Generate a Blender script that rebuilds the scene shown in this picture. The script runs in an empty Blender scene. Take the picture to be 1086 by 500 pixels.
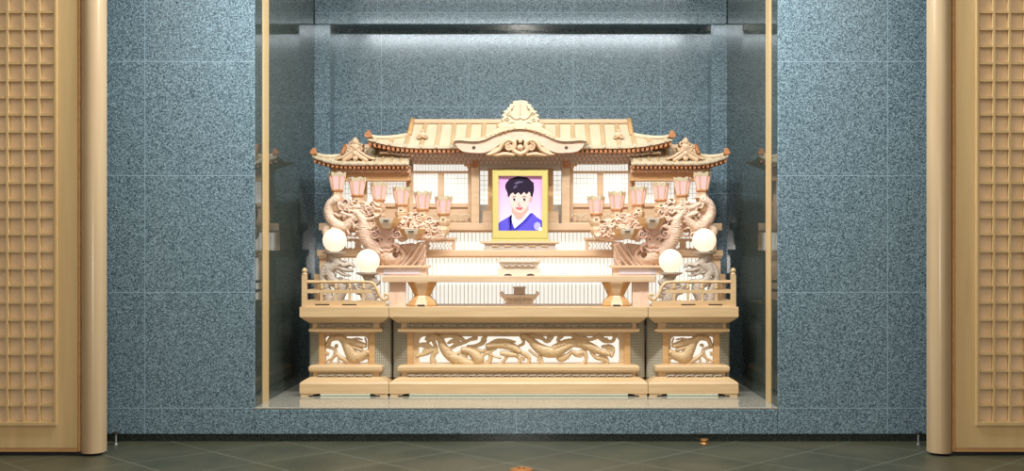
import bpy, bmesh, math, random
import numpy as np
from mathutils import Vector

random.seed(7)
rng = np.random.default_rng(7)
SC = bpy.context.scene
COL = SC.collection
PI = math.pi

# ------------------------------------------------------------------ camera, world, lights, exposure
F = 1157.0            # focal length in pixels of the 1086-wide frame
D0 = 6.2              # camera to granite wall
CX, CZ = 0.1206, 0.844
cam_data = bpy.data.cameras.new('camera')
cam = bpy.data.objects.new('camera', cam_data)
COL.objects.link(cam)
cam.location = (CX, -D0, CZ)
cam.rotation_euler = (PI / 2, 0, 0)
cam_data.sensor_width = 36.0
cam_data.lens = 36.0 * F / 1086.0
cam_data.shift_x = -27.0 / 1086.0
cam_data.shift_y = 25.0 / 1086.0
SC.camera = cam

SC.view_settings.view_transform = 'Standard'
SC.view_settings.look = 'None'
SC.view_settings.exposure = 0.0
SC.view_settings.gamma = 1.0
SC.view_settings.use_curve_mapping = False

world = bpy.data.worlds.new('hall_air')
SC.world = world
world.use_nodes = True
wbg = world.node_tree.nodes['Background']
wbg.inputs[0].default_value = (0.92, 0.96, 1.0, 1)
wbg.inputs[1].default_value = 0.16


def area_light(name, loc, size, power, color, target=None):
    d = bpy.data.lights.new(name, 'AREA')
    d.shape = 'RECTANGLE'
    d.size, d.size_y = size
    d.energy = power
    d.color = color
    o = bpy.data.objects.new(name, d)
    COL.objects.link(o)
    o.location = loc
    if target is not None:
        v = Vector(target) - Vector(loc)
        o.rotation_euler = v.to_track_quat('-Z', 'Y').to_euler()
    return o


CEIL = 3.05
# hall ceiling lamps washing the granite wall
area_light('ceiling_lamp', (0, -.85, CEIL - .03), (3.1, .20), 168, (0.86, 0.95, 1.0))
# rows of long ceiling lamps across the hall
area_light('ceiling_row', (0.0, -1.7, CEIL - .03), (7.0, .09), 24, (1.0, 0.90, 0.74))
area_light('ceiling_row', (0.0, -2.9, CEIL - .03), (7.0, .09), 34, (1.0, 0.90, 0.74))
area_light('ceiling_row', (0.0, -5.2, CEIL - .03), (7.0, .12), 46, (1.0, 0.86, 0.66))
# lamp strip in the top of the niche
area_light('niche_lamp', (0.0, .55, CEIL - .03), (2.7, .25), 20, (0.92, 0.96, 1.0))
# ceiling spot trained on the altar
sp_ = bpy.data.lights.new('altar_spot', 'SPOT')
sp_.energy = 45
sp_.color = (1.0, .93, .84)
sp_.spot_size = math.radians(58)
sp_.spot_blend = .7
sp_.shadow_soft_size = .09
spot = bpy.data.objects.new('altar_spot', sp_)
COL.objects.link(spot)
spot.location = (-.067, -1.0, CEIL - .05)
spot.rotation_euler = (Vector((0, .9, 1.05)) - Vector(spot.location)).to_track_quat('-Z', 'Y').to_euler()
# the photographer's flash beside the camera
fl = bpy.data.lights.new('camera_flash', 'POINT')
fl.energy = 190
fl.color = (1.0, .95, .88)
fl.shadow_soft_size = .07
flash = bpy.data.objects.new('camera_flash', fl)
COL.objects.link(flash)
flash.location = (-.12, -6.25, .78)

# ------------------------------------------------------------------ measuring helpers
AX = 0.006            # the altar's own axis of symmetry


def sc_at(y):
    return F / (D0 + y)


def U(dpx, y):        # length in metres of dpx pixels at depth y
    return dpx * (D0 + y) / F


def H(py, y):         # height of image row py at depth y
    return CZ - (py - 275.0) * (D0 + y) / F


def XP(px, y):        # world x of image column px at depth y
    return CX + (px - 570.0) * (D0 + y) / F


# ------------------------------------------------------------------ materials
def new_mat(name):
    m = bpy.data.materials.new(name)
    m.use_nodes = True
    nt = m.node_tree
    b = nt.nodes['Principled BSDF']
    return m, nt, b


def wood(name, c1, c2, rough=0.45, scale=(6, 6, 60), bump=0.0):
    m, nt, b = new_mat(name)
    tc = nt.nodes.new('ShaderNodeTexCoord')
    mp = nt.nodes.new('ShaderNodeMapping')
    mp.inputs['Scale'].default_value = scale
    n = nt.nodes.new('ShaderNodeTexNoise')
    n.inputs['Scale'].default_value = 1.0
    n.inputs['Detail'].default_value = 4
    r = nt.nodes.new('ShaderNodeValToRGB')
    r.color_ramp.elements[0].position = .3
    r.color_ramp.elements[1].position = .7
    r.color_ramp.elements[0].color = (*c1, 1)
    r.color_ramp.elements[1].color = (*c2, 1)
    L = nt.links.new
    L(tc.outputs['Object'], mp.inputs[0])
    L(mp.outputs[0], n.inputs['Vector'])
    L(n.outputs[0], r.inputs[0])
    L(r.outputs[0], b.inputs['Base Color'])
    b.inputs['Roughness'].default_value = rough
    return m


def plain(name, c, rough=0.5, metal=0.0):
    m, nt, b = new_mat(name)
    b.inputs['Roughness'].default_value = rough
    b.inputs['Metallic'].default_value = metal
    n = nt.nodes.new('ShaderNodeTexNoise')
    n.inputs['Scale'].default_value = 40
    mx = nt.nodes.new('ShaderNodeMixRGB')
    mx.inputs[1].default_value = (*[v * .93 for v in c], 1)
    mx.inputs[2].default_value = (*[min(1, v * 1.05) for v in c], 1)
    nt.links.new(n.outputs[0], mx.inputs[0])
    nt.links.new(mx.outputs[0], b.inputs['Base Color'])
    return m


def glow(name, c, strength, base=(.9, .88, .8)):
    m, nt, b = new_mat(name)
    b.inputs['Base Color'].default_value = (*base, 1)
    b.inputs['Roughness'].default_value = .6
    b.inputs['Emission Color'].default_value = (*c, 1)
    b.inputs['Emission Strength'].default_value = strength
    return m


def granite(name, dark, light, xs=(), zs=(), ys=(), rough=0.22, seam=(.30, .40, .46), sw=.0018):
    """speckled polished granite with thin pale tile joints at the given x / y / z"""
    m, nt, b = new_mat(name)
    L = nt.links.new
    geo = nt.nodes.new('ShaderNodeNewGeometry')
    vo = nt.nodes.new('ShaderNodeTexVoronoi')
    vo.inputs['Scale'].default_value = 200
    L(geo.outputs['Position'], vo.inputs['Vector'])
    bw = nt.nodes.new('ShaderNodeSeparateColor')
    L(vo.outputs['Color'], bw.inputs[0])
    n2 = nt.nodes.new('ShaderNodeTexNoise')
    n2.inputs['Scale'].default_value = 110
    n2.inputs['Detail'].default_value = 4
    L(geo.outputs['Position'], n2.inputs['Vector'])
    n = nt.nodes.new('ShaderNodeMixRGB')
    n.inputs[0].default_value = .5
    L(bw.outputs[0], n.inputs[1])
    L(n2.outputs[0], n.inputs[2])
    r = nt.nodes.new('ShaderNodeValToRGB')
    e = r.color_ramp.elements
    e[0].position, e[0].color = .22, (*dark, 1)
    e[1].position, e[1].color = .78, (*light, 1)
    mid = r.color_ramp.elements.new(.5)
    mid.color = (*[(a + c) * .42 for a, c in zip(dark, light)], 1)
    L(n.outputs[0], r.inputs[0])
    col = r.outputs[0]
    sep = nt.nodes.new('ShaderNodeSeparateXYZ')
    L(geo.outputs['Position'], sep.inputs[0])
    tot = None
    for out, vals in ((sep.outputs[0], xs), (sep.outputs[1], ys), (sep.outputs[2], zs)):
        for v in vals:
            c = nt.nodes.new('ShaderNodeMath')
            c.operation = 'COMPARE'
            L(out, c.inputs[0])
            c.inputs[1].default_value = v
            c.inputs[2].default_value = sw
            if tot is None:
                tot = c.outputs[0]
            else:
                mx = nt.nodes.new('ShaderNodeMath')
                mx.operation = 'MAXIMUM'
                L(tot, mx.inputs[0])
                L(c.outputs[0], mx.inputs[1])
                tot = mx.outputs[0]
    if tot is not None:
        mix = nt.nodes.new('ShaderNodeMixRGB')
        mix.inputs[2].default_value = (*seam, 1)
        L(tot, mix.inputs[0])
        L(col, mix.inputs[1])
        col = mix.outputs[0]
    L(col, b.inputs['Base Color'])
    b.inputs['Roughness'].default_value = rough
    return m


def floor_material():
    m, nt, b = new_mat('stone_floor_tiles')
    L = nt.links.new
    geo = nt.nodes.new('ShaderNodeNewGeometry')
    sep = nt.nodes.new('ShaderNodeSeparateXYZ')
    L(geo.outputs['Position'], sep.inputs[0])

    def mth(op, a, bb=None, c=None):
        k = nt.nodes.new('ShaderNodeMath')
        k.operation = op
        for i, v in enumerate((a, bb, c)):
            if v is None:
                continue
            if isinstance(v, (int, float)):
                k.inputs[i].default_value = v
            else:
                L(v, k.inputs[i])
        return k.outputs[0]
    P = .64
    lines = []
    for sgn in (1, -1):
        s = mth('MULTIPLY_ADD', sep.outputs[1], sgn, sep.outputs[0])
        s = mth('DIVIDE', mth('ADD', s, 1.31), P)
        s = mth('ABSOLUTE', mth('SUBTRACT', mth('FRACT', mth('ADD', s, .5)), .5))
        lines.append(mth('LESS_THAN', s, .0085))
    ln = mth('MAXIMUM', *lines)
    n = nt.nodes.new('ShaderNodeTexNoise')
    n.inputs['Scale'].default_value = 3.5
    n.inputs['Detail'].default_value = 8
    L(geo.outputs['Position'], n.inputs['Vector'])
    r = nt.nodes.new('ShaderNodeValToRGB')
    r.color_ramp.elements[0].position = .35
    r.color_ramp.elements[1].position = .7
    r.color_ramp.elements[0].color = (.042, .042, .023, 1)
    r.color_ramp.elements[1].color = (.070, .065, .036, 1)
    L(n.outputs[0], r.inputs[0])
    mx = nt.nodes.new('ShaderNodeMixRGB')
    mx.inputs[2].default_value = (.13, .13, .09, 1)
    L(ln, mx.inputs[0])
    L(r.outputs[0], mx.inputs[1])
    L(mx.outputs[0], b.inputs['Base Color'])
    b.inputs['Roughness'].default_value = .42
    return m


HINOKI = wood('pale_cypress_wood', (0.612, 0.395, 0.230), (0.694, 0.475, 0.290), .42, (4, 4, 40))
HINOKI_X = wood('pale_cypress_long_grain', (0.586, 0.377, 0.216), (0.685, 0.470, 0.291), .40, (3, 30, 45))
ROOFW = wood('cypress_lit_from_above', (0.593, 0.466, 0.294), (0.646, 0.525, 0.357), .45, (20, 5, 5))  # cypress paled in colour for the light falling from above
RIBW = wood('roof_shade_stripe', (0.476, 0.312, 0.156), (0.558, 0.385, 0.213), .45, (20, 5, 5))  # tan stripe tone paints the roof's shading into the wood
PINKW = wood('lantern_tinted_cypress', (0.691, 0.461, 0.326), (0.752, 0.538, 0.400), .48, (18, 18, 30))  # pink of the lantern light mixed into the wood colour
FRIEZE = wood('grey_brown_frieze_wood', (0.328, 0.254, 0.172), (0.426, 0.336, 0.238), .5, (20, 20, 40))
GREYW = wood('greyed_cypress', (0.430, 0.337, 0.262), (0.542, 0.439, 0.355), .5, (10, 10, 40))
ENDG = wood('orange_brown_end_grain', (.42, .15, .05), (.56, .23, .08), .5, (50, 50, 50))
BASEW = wood('golden_cypress_wood', (0.570, 0.367, 0.180), (0.674, 0.456, 0.248), .42, (3, 30, 45))
HEADW = wood('lamp_tinted_head_carving', (.72, .47, .37), (.79, .55, .44), .45, (18, 18, 30))  # face wood paled and pinked as if lit by the lamps
PALEW = wood('cypress_paled_for_shade', (0.680, 0.527, 0.391), (0.731, 0.586, 0.459), .45, (10, 10, 40))  # wood colour lightened to make up for light missing in shaded spots
MIDO = wood('honey_brown_wood', (.55, .29, .11), (.66, .38, .16), .45, (6, 6, 50))
DOORW = wood('door_cypress_frame', (0.605, 0.404, 0.181), (0.701, 0.480, 0.229), .40, (14, 14, 1.2))
DOORP = wood('door_backing_board', (0.729, 0.517, 0.311), (0.842, 0.607, 0.379), .5, (10, 10, 1.5))
DARK = plain('dark_inlay_and_slot_shade', (.03, .025, .02), .7)  # near-black for real inlays, and for shade painted into slots and arches
LATTB = wood('grey_lattice_backing', (0.187, 0.161, 0.112), (0.223, 0.192, 0.138), .55, (30, 30, 30))
LATT = wood('grey_green_lattice_board', (0.407, 0.358, 0.259), (0.440, 0.391, 0.292), .55, (30, 30, 30))
GOLD = plain('pale_gold_leaf', (0.592, 0.485, 0.146), .4, .1)
LIT = glow('backlit_white_paper', (1.0, .97, .87), .88, (.25, .25, .22))
LITW = glow('backlit_shoji_paper', (1.0, .97, .90), .86, (.25, .25, .22))
SLAT = plain('fine_grey_slat', (.62, .62, .56), .6)
PINKG = glow('pink_lantern_paper', (1.0, .57, .52), .92, (.25, .10, .10))
GLOBE = glow('warm_frosted_globe', (1.0, .83, .63), 1.0, (.3, .27, .22))
STRIP = glow('leaked_light_glow', (.80, .88, .62), .45)  # glow standing in for light that leaks through the gap
BRASS = plain('brass', (.55, .25, .08), .35, .8)
STEEL = plain('brushed_steel', (.6, .6, .6), .3, .9)
BLACK = plain('black_rubber', (.02, .02, .02), .6)

XS_B = (-1.03, -.385, .385, 1.03)
ZS = (-.004, .655, 1.318, 1.968, 2.62)
G_D, G_L = (.022, .046, .062), (.31, .415, .46)
GR_FRONT = granite('granite_front_wall', G_D, G_L, (-2.11, 2.11, -2.77, 2.77), ZS)
GR_BACK = granite('granite_niche_back', G_D, G_L, XS_B, ZS, (), .13)
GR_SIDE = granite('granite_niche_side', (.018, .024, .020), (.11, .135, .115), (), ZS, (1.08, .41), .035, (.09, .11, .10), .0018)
GR_FLOOR = granite('granite_niche_floor', (.30, .28, .22), (.46, .43, .35), (-.75, 0, .75), (), (.6,), .045, (.25, .24, .2), .002)
GR_SKIRT = granite('granite_dark_skirting', (.010, .014, .012), (.05, .065, .055), (), (), (), .15)
GR_SILL = granite('granite_under_niche', G_D, G_L, (0.0,), (), ())
FLOORM = floor_material()


# ------------------------------------------------------------------ mesh building
class MB:
    def __init__(s, ox=0.0, m=1):
        s.v, s.f, s.mi = [], [], []
        s.ox, s.m = ox, m           # mesh coordinates are x -> ox + m*x

    def add(s, vs, fs, mi=0):
        b = len(s.v)
        s.v += [(s.ox + s.m * x, y, z) for x, y, z in vs]
        s.f += [tuple(b + i for i in f) for f in fs]
        s.mi += [mi] * len(fs)
        return s

    def box(s, x0, x1, y0, y1, z0, z1, mi=0):
        vs = [(x, y, z) for x in (x0, x1) for y in (y0, y1) for z in (z0, z1)]
        return s.add(vs, [(0, 1, 3, 2), (4, 6, 7, 5), (0, 4, 5, 1), (2, 3, 7, 6), (0, 2, 6, 4), (1, 5, 7, 3)], mi)

    def prism(s, poly, y0, y1, mi=0):        # polygon in x,z pushed from y0 to y1
        n = len(poly)
        vs = [(x, y0, z) for x, z in poly] + [(x, y1, z) for x, z in poly]
        fs = [tuple(range(n)), tuple(range(2 * n - 1, n - 1, -1))]
        fs += [(i, (i + 1) % n, n + (i + 1) % n, n + i) for i in range(n)]
        return s.add(vs, fs, mi)

    def prism_x(s, poly, x0, x1, mi=0):      # polygon in y,z pushed along x
        n = len(poly)
        vs = [(x0, y, z) for y, z in poly] + [(x1, y, z) for y, z in poly]
        fs = [tuple(range(n)), tuple(range(2 * n - 1, n - 1, -1))]
        fs += [(i, (i + 1) % n, n + (i + 1) % n, n + i) for i in range(n)]
        return s.add(vs, fs, mi)

    def lathe(s, prof, cx, cy, n=24, mi=0, a0=0.0, sx=1.0, sy=1.0):
        vs, fs = [], []
        for r, z in prof:
            for k in range(n):
                a = a0 + 2 * PI * k / n
                vs.append((cx + sx * r * math.cos(a), cy + sy * r * math.sin(a), z))
        for i in range(len(prof) - 1):
            for k in range(n):
                fs.append((i * n + k, i * n + (k + 1) % n, (i + 1) * n + (k + 1) % n, (i + 1) * n + k))
        fs.append(tuple(range(n)))
        fs.append(tuple((len(prof) - 1) * n + k for k in range(n - 1, -1, -1)))
        return s.add(vs, fs, mi)

    def ring_sweep(s, prof, x0, x1, y0, y1, mi=0):   # profile (inset, z) round a rectangle, capped
        vs, fs = [], []
        for d, z in prof:
            vs += [(x0 + d, y0 + d, z), (x1 - d, y0 + d, z), (x1 - d, y1, z), (x0 + d, y1, z)]
        for i in range(len(prof) - 1):
            for k in range(4):
                fs.append((i * 4 + k, i * 4 + (k + 1) % 4, i * 4 + 4 + (k + 1) % 4, i * 4 + 4 + k))
        fs.append((0, 1, 2, 3))
        b = 4 * (len(prof) - 1)
        fs.append((b + 3, b + 2, b + 1, b))
        return s.add(vs, fs, mi)

    def tube(s, path, n=10, mi=0):           # path of (x,y,z,r)
        P = [Vector(p[:3]) for p in path]
        vs, fs = [], []
        for i, p in enumerate(P):
            t = (P[min(i + 1, len(P) - 1)] - P[max(i - 1, 0)]).normalized()
            up = Vector((0, 1, 0)) if abs(t.y) < .9 else Vector((0, 0, 1))
            a = t.cross(up).normalized()
            b = t.cross(a).normalized()
            for k in range(n):
                w = 2 * PI * k / n
                q = p + (a * math.cos(w) + b * math.sin(w)) * path[i][3]
                vs.append(tuple(q))
        for i in range(len(P) - 1):
            for k in range(n):
                fs.append((i * n + k, i * n + (k + 1) % n, (i + 1) * n + (k + 1) % n, (i + 1) * n + k))
        fs.append(tuple(range(n)))
        fs.append(tuple((len(P) - 1) * n + k for k in range(n - 1, -1, -1)))
        return s.add(vs, fs, mi)

    def sphere(s, cx, cy, cz, rx, ry=None, rz=None, nu=24, nv=14, mi=0):
        ry = ry or rx
        rz = rz or rx
        vs, fs = [(cx, cy, cz - rz)], []
        for j in range(1, nv):
            a = -PI / 2 + PI * j / nv
            for k in range(nu):
                b = 2 * PI * k / nu
                vs.append((cx + rx * math.cos(a) * math.cos(b), cy + ry * math.cos(a) * math.sin(b), cz + rz * math.sin(a)))
        vs.append((cx, cy, cz + rz))
        for k in range(nu):
            fs.append((0, 1 + (k + 1) % nu, 1 + k))
            t = 1 + (nv - 2) * nu
            fs.append((len(vs) - 1, t + k, t + (k + 1) % nu))
        for j in range(nv - 2):
            for k in range(nu):
                fs.append((1 + j * nu + k, 1 + j * nu + (k + 1) % nu, 1 + (j + 1) * nu + (k + 1) % nu, 1 + (j + 1) * nu + k))
        return s.add(vs, fs, mi)

    def build(s, name, mats, parent=None, smooth=False, bevel=0.0, auto=None):
        off = Vector((0, 0, 0))
        p = parent
        while p is not None:
            off += Vector(p.location)
            p = p.parent
        me = bpy.data.meshes.new(name)
        me.from_pydata([(x - off.x, y - off.y, z - off.z) for x, y, z in s.v], [], s.f)
        if not isinstance(mats, (list, tuple)):
            mats = [mats]
        for m in mats:
            me.materials.append(m)
        me.polygons.foreach_set('material_index', s.mi)
        bm = bmesh.new()
        bm.from_mesh(me)
        bmesh.ops.recalc_face_normals(bm, faces=bm.faces)
        bm.to_mesh(me)
        bm.free()
        if smooth:
            me.polygons.foreach_set('use_smooth', [True] * len(me.polygons))
        o = bpy.data.objects.new(name, me)
        COL.objects.link(o)
        if parent is not None:
            o.parent = parent
        if smooth and auto:
            me.set_sharp_from_angle(angle=math.radians(auto))
        if bevel:
            b = o.modifiers.new('edge', 'BEVEL')
            b.width = bevel
            b.segments = 2
            b.limit_method = 'ANGLE'
            b.angle_limit = math.radians(40)
        return o


def thing(name, label, cat, loc, group=None):
    o = bpy.data.objects.new(name, None)
    o.empty_display_size = .1
    COL.objects.link(o)
    o.location = loc
    o['label'] = label
    o['category'] = cat
    if group:
        o['group'] = group
    return o


def tag(o, label, cat, group=None):
    o['label'] = label
    o['category'] = cat
    if group:
        o['group'] = group
    return o


def struct(o, label=None):
    o['kind'] = 'structure'
    if label:
        o['label'] = label
    return o


def copy_tree(o, parent=None):
    c = o.copy()
    COL.objects.link(c)
    if parent is not None:
        c.parent = parent
    for ch in list(o.children):
        copy_tree(ch, c)
    return c


# ------------------------------------------------------------------ carved relief (openwork boards)
def catmull(pts, sub=6):
    P = [np.array(p, float) for p in pts]
    if len(P) < 3:
        return P
    Q = [2 * P[0] - P[1]] + P + [2 * P[-1] - P[-2]]
    out = []
    for i in range(1, len(Q) - 2):
        for k in range(sub):
            t = k / sub
            a, b, c, d = Q[i - 1], Q[i], Q[i + 1], Q[i + 2]
            out.append(.5 * (2 * b + (c - a) * t + (2 * a - 5 * b + 4 * c - d) * t * t + (3 * b - a - 3 * c + d) * t ** 3))
    out.append(P[-1])
    return out


def T(pts, h=1.0, b=0.0, scales=0.0, smooth=True):
    return ('t', catmull(pts) if smooth else [np.array(p, float) for p in pts], h, b, scales)


def SP(cx, cy, R, turns=1.4, a0=0.0, d=1, w=None, h=1.0, b=0.0):
    w = w or R * .34
    n = int(14 * turns) + 3
    pts = []
    for i in range(n):
        t = i / (n - 1)
        a = a0 + d * 2 * PI * turns * t
        r = R * (1 - .88 * t)
        pts.append((cx + r * math.cos(a), cy + r * math.sin(a), w * (1 - .35 * t)))
    return ('t', [np.array(p) for p in pts], h, b, 0.0)


def DI(x, y, r, h=1.0, b=0.0):
    return ('t', [np.array((x, y, r)), np.array((x + .01, y, r))], h, b, 0.0)


def RR(x0, x1, y0, y1, rad, h=1.0):
    return ('rr', (x0, x1, y0, y1, rad), h, 0, 0)


def PO(poly, h=1.0):
    return ('po', poly, h, 0, 0)


def HOLE(x, y, rx, ry=None):
    return ('hole', (x, y, rx, ry or rx), 0, 0, 0)


def carve(mb, bounds, strokes, y, res=.5, unit=.02, thick=.02, mi=0, noise=.0, ax=552.0):
    """height-field carving drawn in photo pixels at depth y, turned into a solid board with real relief"""
    x0, x1, y0, y1 = bounds
    nx, ny = int((x1 - x0) / res) + 1, int((y1 - y0) / res) + 1
    gx = x0 + np.arange(nx) * res
    gy = y0 + np.arange(ny) * res
    X, Y = np.meshgrid(gx, gy)
    Hh = np.full(X.shape, -1.0)
    for kind, dat, h, b, scl in strokes:
        if kind == 't':
            acc = 0.0
            for i in range(len(dat) - 1):
                a, c = dat[i], dat[i + 1]
                R = max(a[2], c[2]) + .5
                i0 = max(0, int((min(a[0], c[0]) - R - x0) / res)); i1 = min(nx, int((max(a[0], c[0]) + R - x0) / res) + 2)
                j0 = max(0, int((min(a[1], c[1]) - R - y0) / res)); j1 = min(ny, int((max(a[1], c[1]) + R - y0) / res) + 2)
                if i1 <= i0 or j1 <= j0:
                    continue
                xs, ys = X[j0:j1, i0:i1], Y[j0:j1, i0:i1]
                dx, dy = c[0] - a[0], c[1] - a[1]
                L2 = dx * dx + dy * dy + 1e-9
                t = np.clip(((xs - a[0]) * dx + (ys - a[1]) * dy) / L2, 0, 1)
                d = np.hypot(xs - a[0] - t * dx, ys - a[1] - t * dy)
                r = a[2] + (c[2] - a[2]) * t
                q = 1 - (d / r) ** 2
                v = np.where(q > 0, b + h * np.sqrt(np.maximum(q, 0)), -1.0)
                if scl:
                    s = acc + t * math.sqrt(L2)
                    side = d / r
                    v = np.where(q > 0, v + scl * np.abs(np.sin(s * 1.3 + side * 2.2)) * np.sqrt(np.maximum(q, 0)), v)
                Hh[j0:j1, i0:i1] = np.maximum(Hh[j0:j1, i0:i1], v)
                acc += math.sqrt(L2)
        elif kind == 'rr':
            a0, a1, b0, b1, rad = dat
            cx, cy = (a0 + a1) / 2, (b0 + b1) / 2
            qx = np.abs(X - cx) - (a1 - a0) / 2 + rad
            qy = np.abs(Y - cy) - (b1 - b0) / 2 + rad
            sd = np.hypot(np.maximum(qx, 0), np.maximum(qy, 0)) + np.minimum(np.maximum(qx, qy), 0) - rad
            Hh = np.where(sd > 0, np.maximum(Hh, h), Hh)
        elif kind == 'po':
            ins = np.zeros(X.shape, bool)
            n = len(dat)
            for i in range(n):
                (ax_, ay_), (bx_, by_) = dat[i], dat[(i + 1) % n]
                if ay_ == by_:
                    continue
                c = (ay_ > Y) != (by_ > Y)
                ins ^= c & (X < (bx_ - ax_) * (Y - ay_) / (by_ - ay_) + ax_)
            Hh = np.where(ins, np.maximum(Hh, h), Hh)
        elif kind == 'hole':
            hx, hy, rx, ry = dat
            Hh = np.where(((X - hx) / rx) ** 2 + ((Y - hy) / ry) ** 2 < 1, -1.0, Hh)
    if noise:
        nz = rng.random(Hh.shape)
        k = (nz + np.roll(nz, 1, 0) + np.roll(nz, 1, 1) + np.roll(np.roll(nz, 1, 0), 1, 1)) / 4
        Hh = np.where(Hh > 0, Hh + noise * (k - .5), Hh)
    cell = (Hh[:-1, :-1] > -.5).astype(int) + (Hh[1:, :-1] > -.5) + (Hh[:-1, 1:] > -.5) + (Hh[1:, 1:] > -.5)
    on = cell >= 3
    s = (D0 + y) / F
    hz = np.maximum(Hh, 0.0)
    used = np.zeros(X.shape, bool)
    used[:-1, :-1] |= on; used[1:, :-1] |= on; used[:-1, 1:] |= on; used[1:, 1:] |= on
    idx = -np.ones(X.shape, int)
    k = int(used.sum())
    idx[used] = np.arange(k)
    jj, ii = np.nonzero(used)
    vx = (gx[ii] - ax) * s
    vz = CZ - (gy[jj] - 275.0) * s
    vs = [(a, y - hh * unit, c) for a, hh, c in zip(vx.tolist(), hz[jj, ii].tolist(), vz.tolist())]
    vs += [(a, y + thick, c) for a, c in zip(vx.tolist(), vz.tolist())]
    fs = []
    J, I = np.nonzero(on)
    pad = np.zeros((on.shape[0] + 2, on.shape[1] + 2), bool)
    pad[1:-1, 1:-1] = on
    for j, i in zip(J.tolist(), I.tolist()):
        a, b_, c, d = idx[j, i], idx[j, i + 1], idx[j + 1, i + 1], idx[j + 1, i]
        a, b_, c, d = int(a), int(b_), int(c), int(d)
        fs.append((a, b_, c, d))
        fs.append((k + d, k + c, k + b_, k + a))
        if not pad[j, i + 1]:
            fs.append((b_, a, k + a, k + b_))
        if not pad[j + 2, i + 1]:
            fs.append((d, c, k + c, k + d))
        if not pad[j + 1, i]:
            fs.append((a, d, k + d, k + a))
        if not pad[j + 1, i + 2]:
            fs.append((c, b_, k + b_, k + c))
    mb.add(vs, fs, mi)
    return mb


# ================================================================== THE ROOM
FZ = -.1956           # hall floor; the niche floor is z = 0
NW = 1.487            # half width of the niche
NB = 1.67             # depth of the niche
TOP = CEIL

struct(MB().box(-5, 5, -9, .02, FZ - .1, FZ).build('floor', FLOORM))
struct(MB().box(-5, 5, -9, NB + .4, CEIL, CEIL + .1).build('ceiling', plain('white_ceiling', (.75, .75, .73), .8)))
for nm, x0, x1 in (('wall_left', -5, -NW), ('wall_right', NW, 5)):
    struct(MB().box(x0, x1, 0, .018, FZ + .042, TOP).build(nm, GR_FRONT, bevel=.006))
struct(MB().box(-NW, NW, 0.0, .12, FZ + .042, -.012).build('wall_under_niche', GR_SILL, bevel=.005))
struct(MB().box(-5, 5, .012, .1, FZ, FZ + .042).build('baseboard_front', GR_SKIRT))
struct(MB().box(-NW, NW, 0.0, NB + .3, -.0118, 0.0).build('trim_niche_floor', GR_FLOOR, bevel=.003))
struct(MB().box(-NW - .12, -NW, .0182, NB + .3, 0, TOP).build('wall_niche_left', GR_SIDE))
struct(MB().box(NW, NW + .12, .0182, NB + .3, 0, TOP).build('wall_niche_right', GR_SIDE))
# back wall of the niche: lintel and two piers round a shallow recess
PX, LZ, RD = 1.375, 2.535, .17
struct(MB().box(-NW, NW, NB - .012, NB + .3, LZ, TOP).build('wall_niche_lintel', GR_BACK, bevel=.008))
for nm, s in (('wall_niche_pier_left', -1), ('wall_niche_pier_right', 1)):
    struct(MB(0, s).box(PX, NW, NB, NB + .3, 0, LZ).build(nm, GR_BACK))
struct(MB().box(-PX, PX, NB + RD, NB + .3, 0, LZ).build('wall_niche_back', GR_BACK))
# slim wooden guide strips down the niche sides
for nm, s in (('trim_1', -1), ('trim_2', 1)):
    struct(MB(0, s).box(NW - .004, NW, .178, .315, 0, TOP).build(nm, DOORW, bevel=.001))


# the two sliding lattice doors standing in front of the wall
def lattice_door(name, s):
    yd = -.44
    e = 2.182 if s < 0 else XP(988, yd)
    rootm = MB(0, s)
    # flat frame round the lattice (stile, bottom rail, top rail, far stile)
    z0, z1 = FZ + .02, 2.75
    xl0, xl1 = e + .245, e + .245 + 10 * .0832
    zl0, zl1 = -.018, -.018 + 29 * .0903
    rootm.box(e + .128, xl0, yd, yd + .05, z0 + .02, z1)
    rootm.box(xl1, xl1 + .2, yd, yd + .05, z0 + .02, z1)
    rootm.box(xl0, xl1, yd, yd + .05, z0 + .02, zl0)
    rootm.box(xl0, xl1, yd, yd + .05, zl1, z1)
    o = rootm.build(name, DOORW, bevel=.002)
    struct(o)
    # rounded leading stile
    m = MB(0, s)
    prof = []
    for k in range(13):
        a = PI * k / 12
        prof.append((e + .0575 - .0575 * math.cos(a), yd + .03 - .055 * math.sin(a)))
    prof += [(e + .115, yd + .075), (e, yd + .075)]
    n = len(prof)
    vs = [(x, y, z0 - .006) for x, y in prof] + [(x, y, z1) for x, y in prof]
    fs = [tuple(range(n)), tuple(range(2 * n - 1, n - 1, -1))] + [(i, (i + 1) % n, n + (i + 1) % n, n + i) for i in range(n)]
    m.add(vs, fs)
    m.build('stile', wood('door_stile_wood', (.46, .31, .17), (.53, .37, .21), .26, (14, 14, 1.2)), o, smooth=True, auto=35)
    # honey coloured edging strip beside the stile and along the bottom
    MB(0, s).box(e + .1152, e + .1278, yd + .012, yd + .05, z0, z1).box(e + .1278, xl1 + .2, yd + .004, yd + .05, z0, z0 + .0195).build('edging', MIDO, o)
    MB(0, s).box(xl0, xl1, yd + .017, yd + .05, zl0, zl1).build('backing_board', DOORP, o)
    m = MB(0, s)
    for k in range(11):
        x = xl0 + k * .0832
        m.box(x - .006, x + .006, yd - .006, yd + .0168, zl0, zl1)
    for k in range(30):
        z = zl0 + k * .0903
        m.box(xl0 - .006, xl1 + .006, yd - .004, yd + .0166, z - .006, z + .006)
    m.box(xl0 - .012, xl1 + .01, yd - .009, yd + .0, zl0 - .016, zl0)
    m.box(xl0 - .012, xl0 - .002, yd - .009, yd + .0, zl0, zl1)
    m.build('lattice', DOORW, o)
    # black strip standing in for the shadow gap under the door
    MB(0, s).box(e + .01, xl1 + .15, yd + .02, yd + .045, FZ, z0).build('gap_shade_strip', BLACK, o)


lattice_door('door_1', -1)
lattice_door('door_2', 1)

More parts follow.
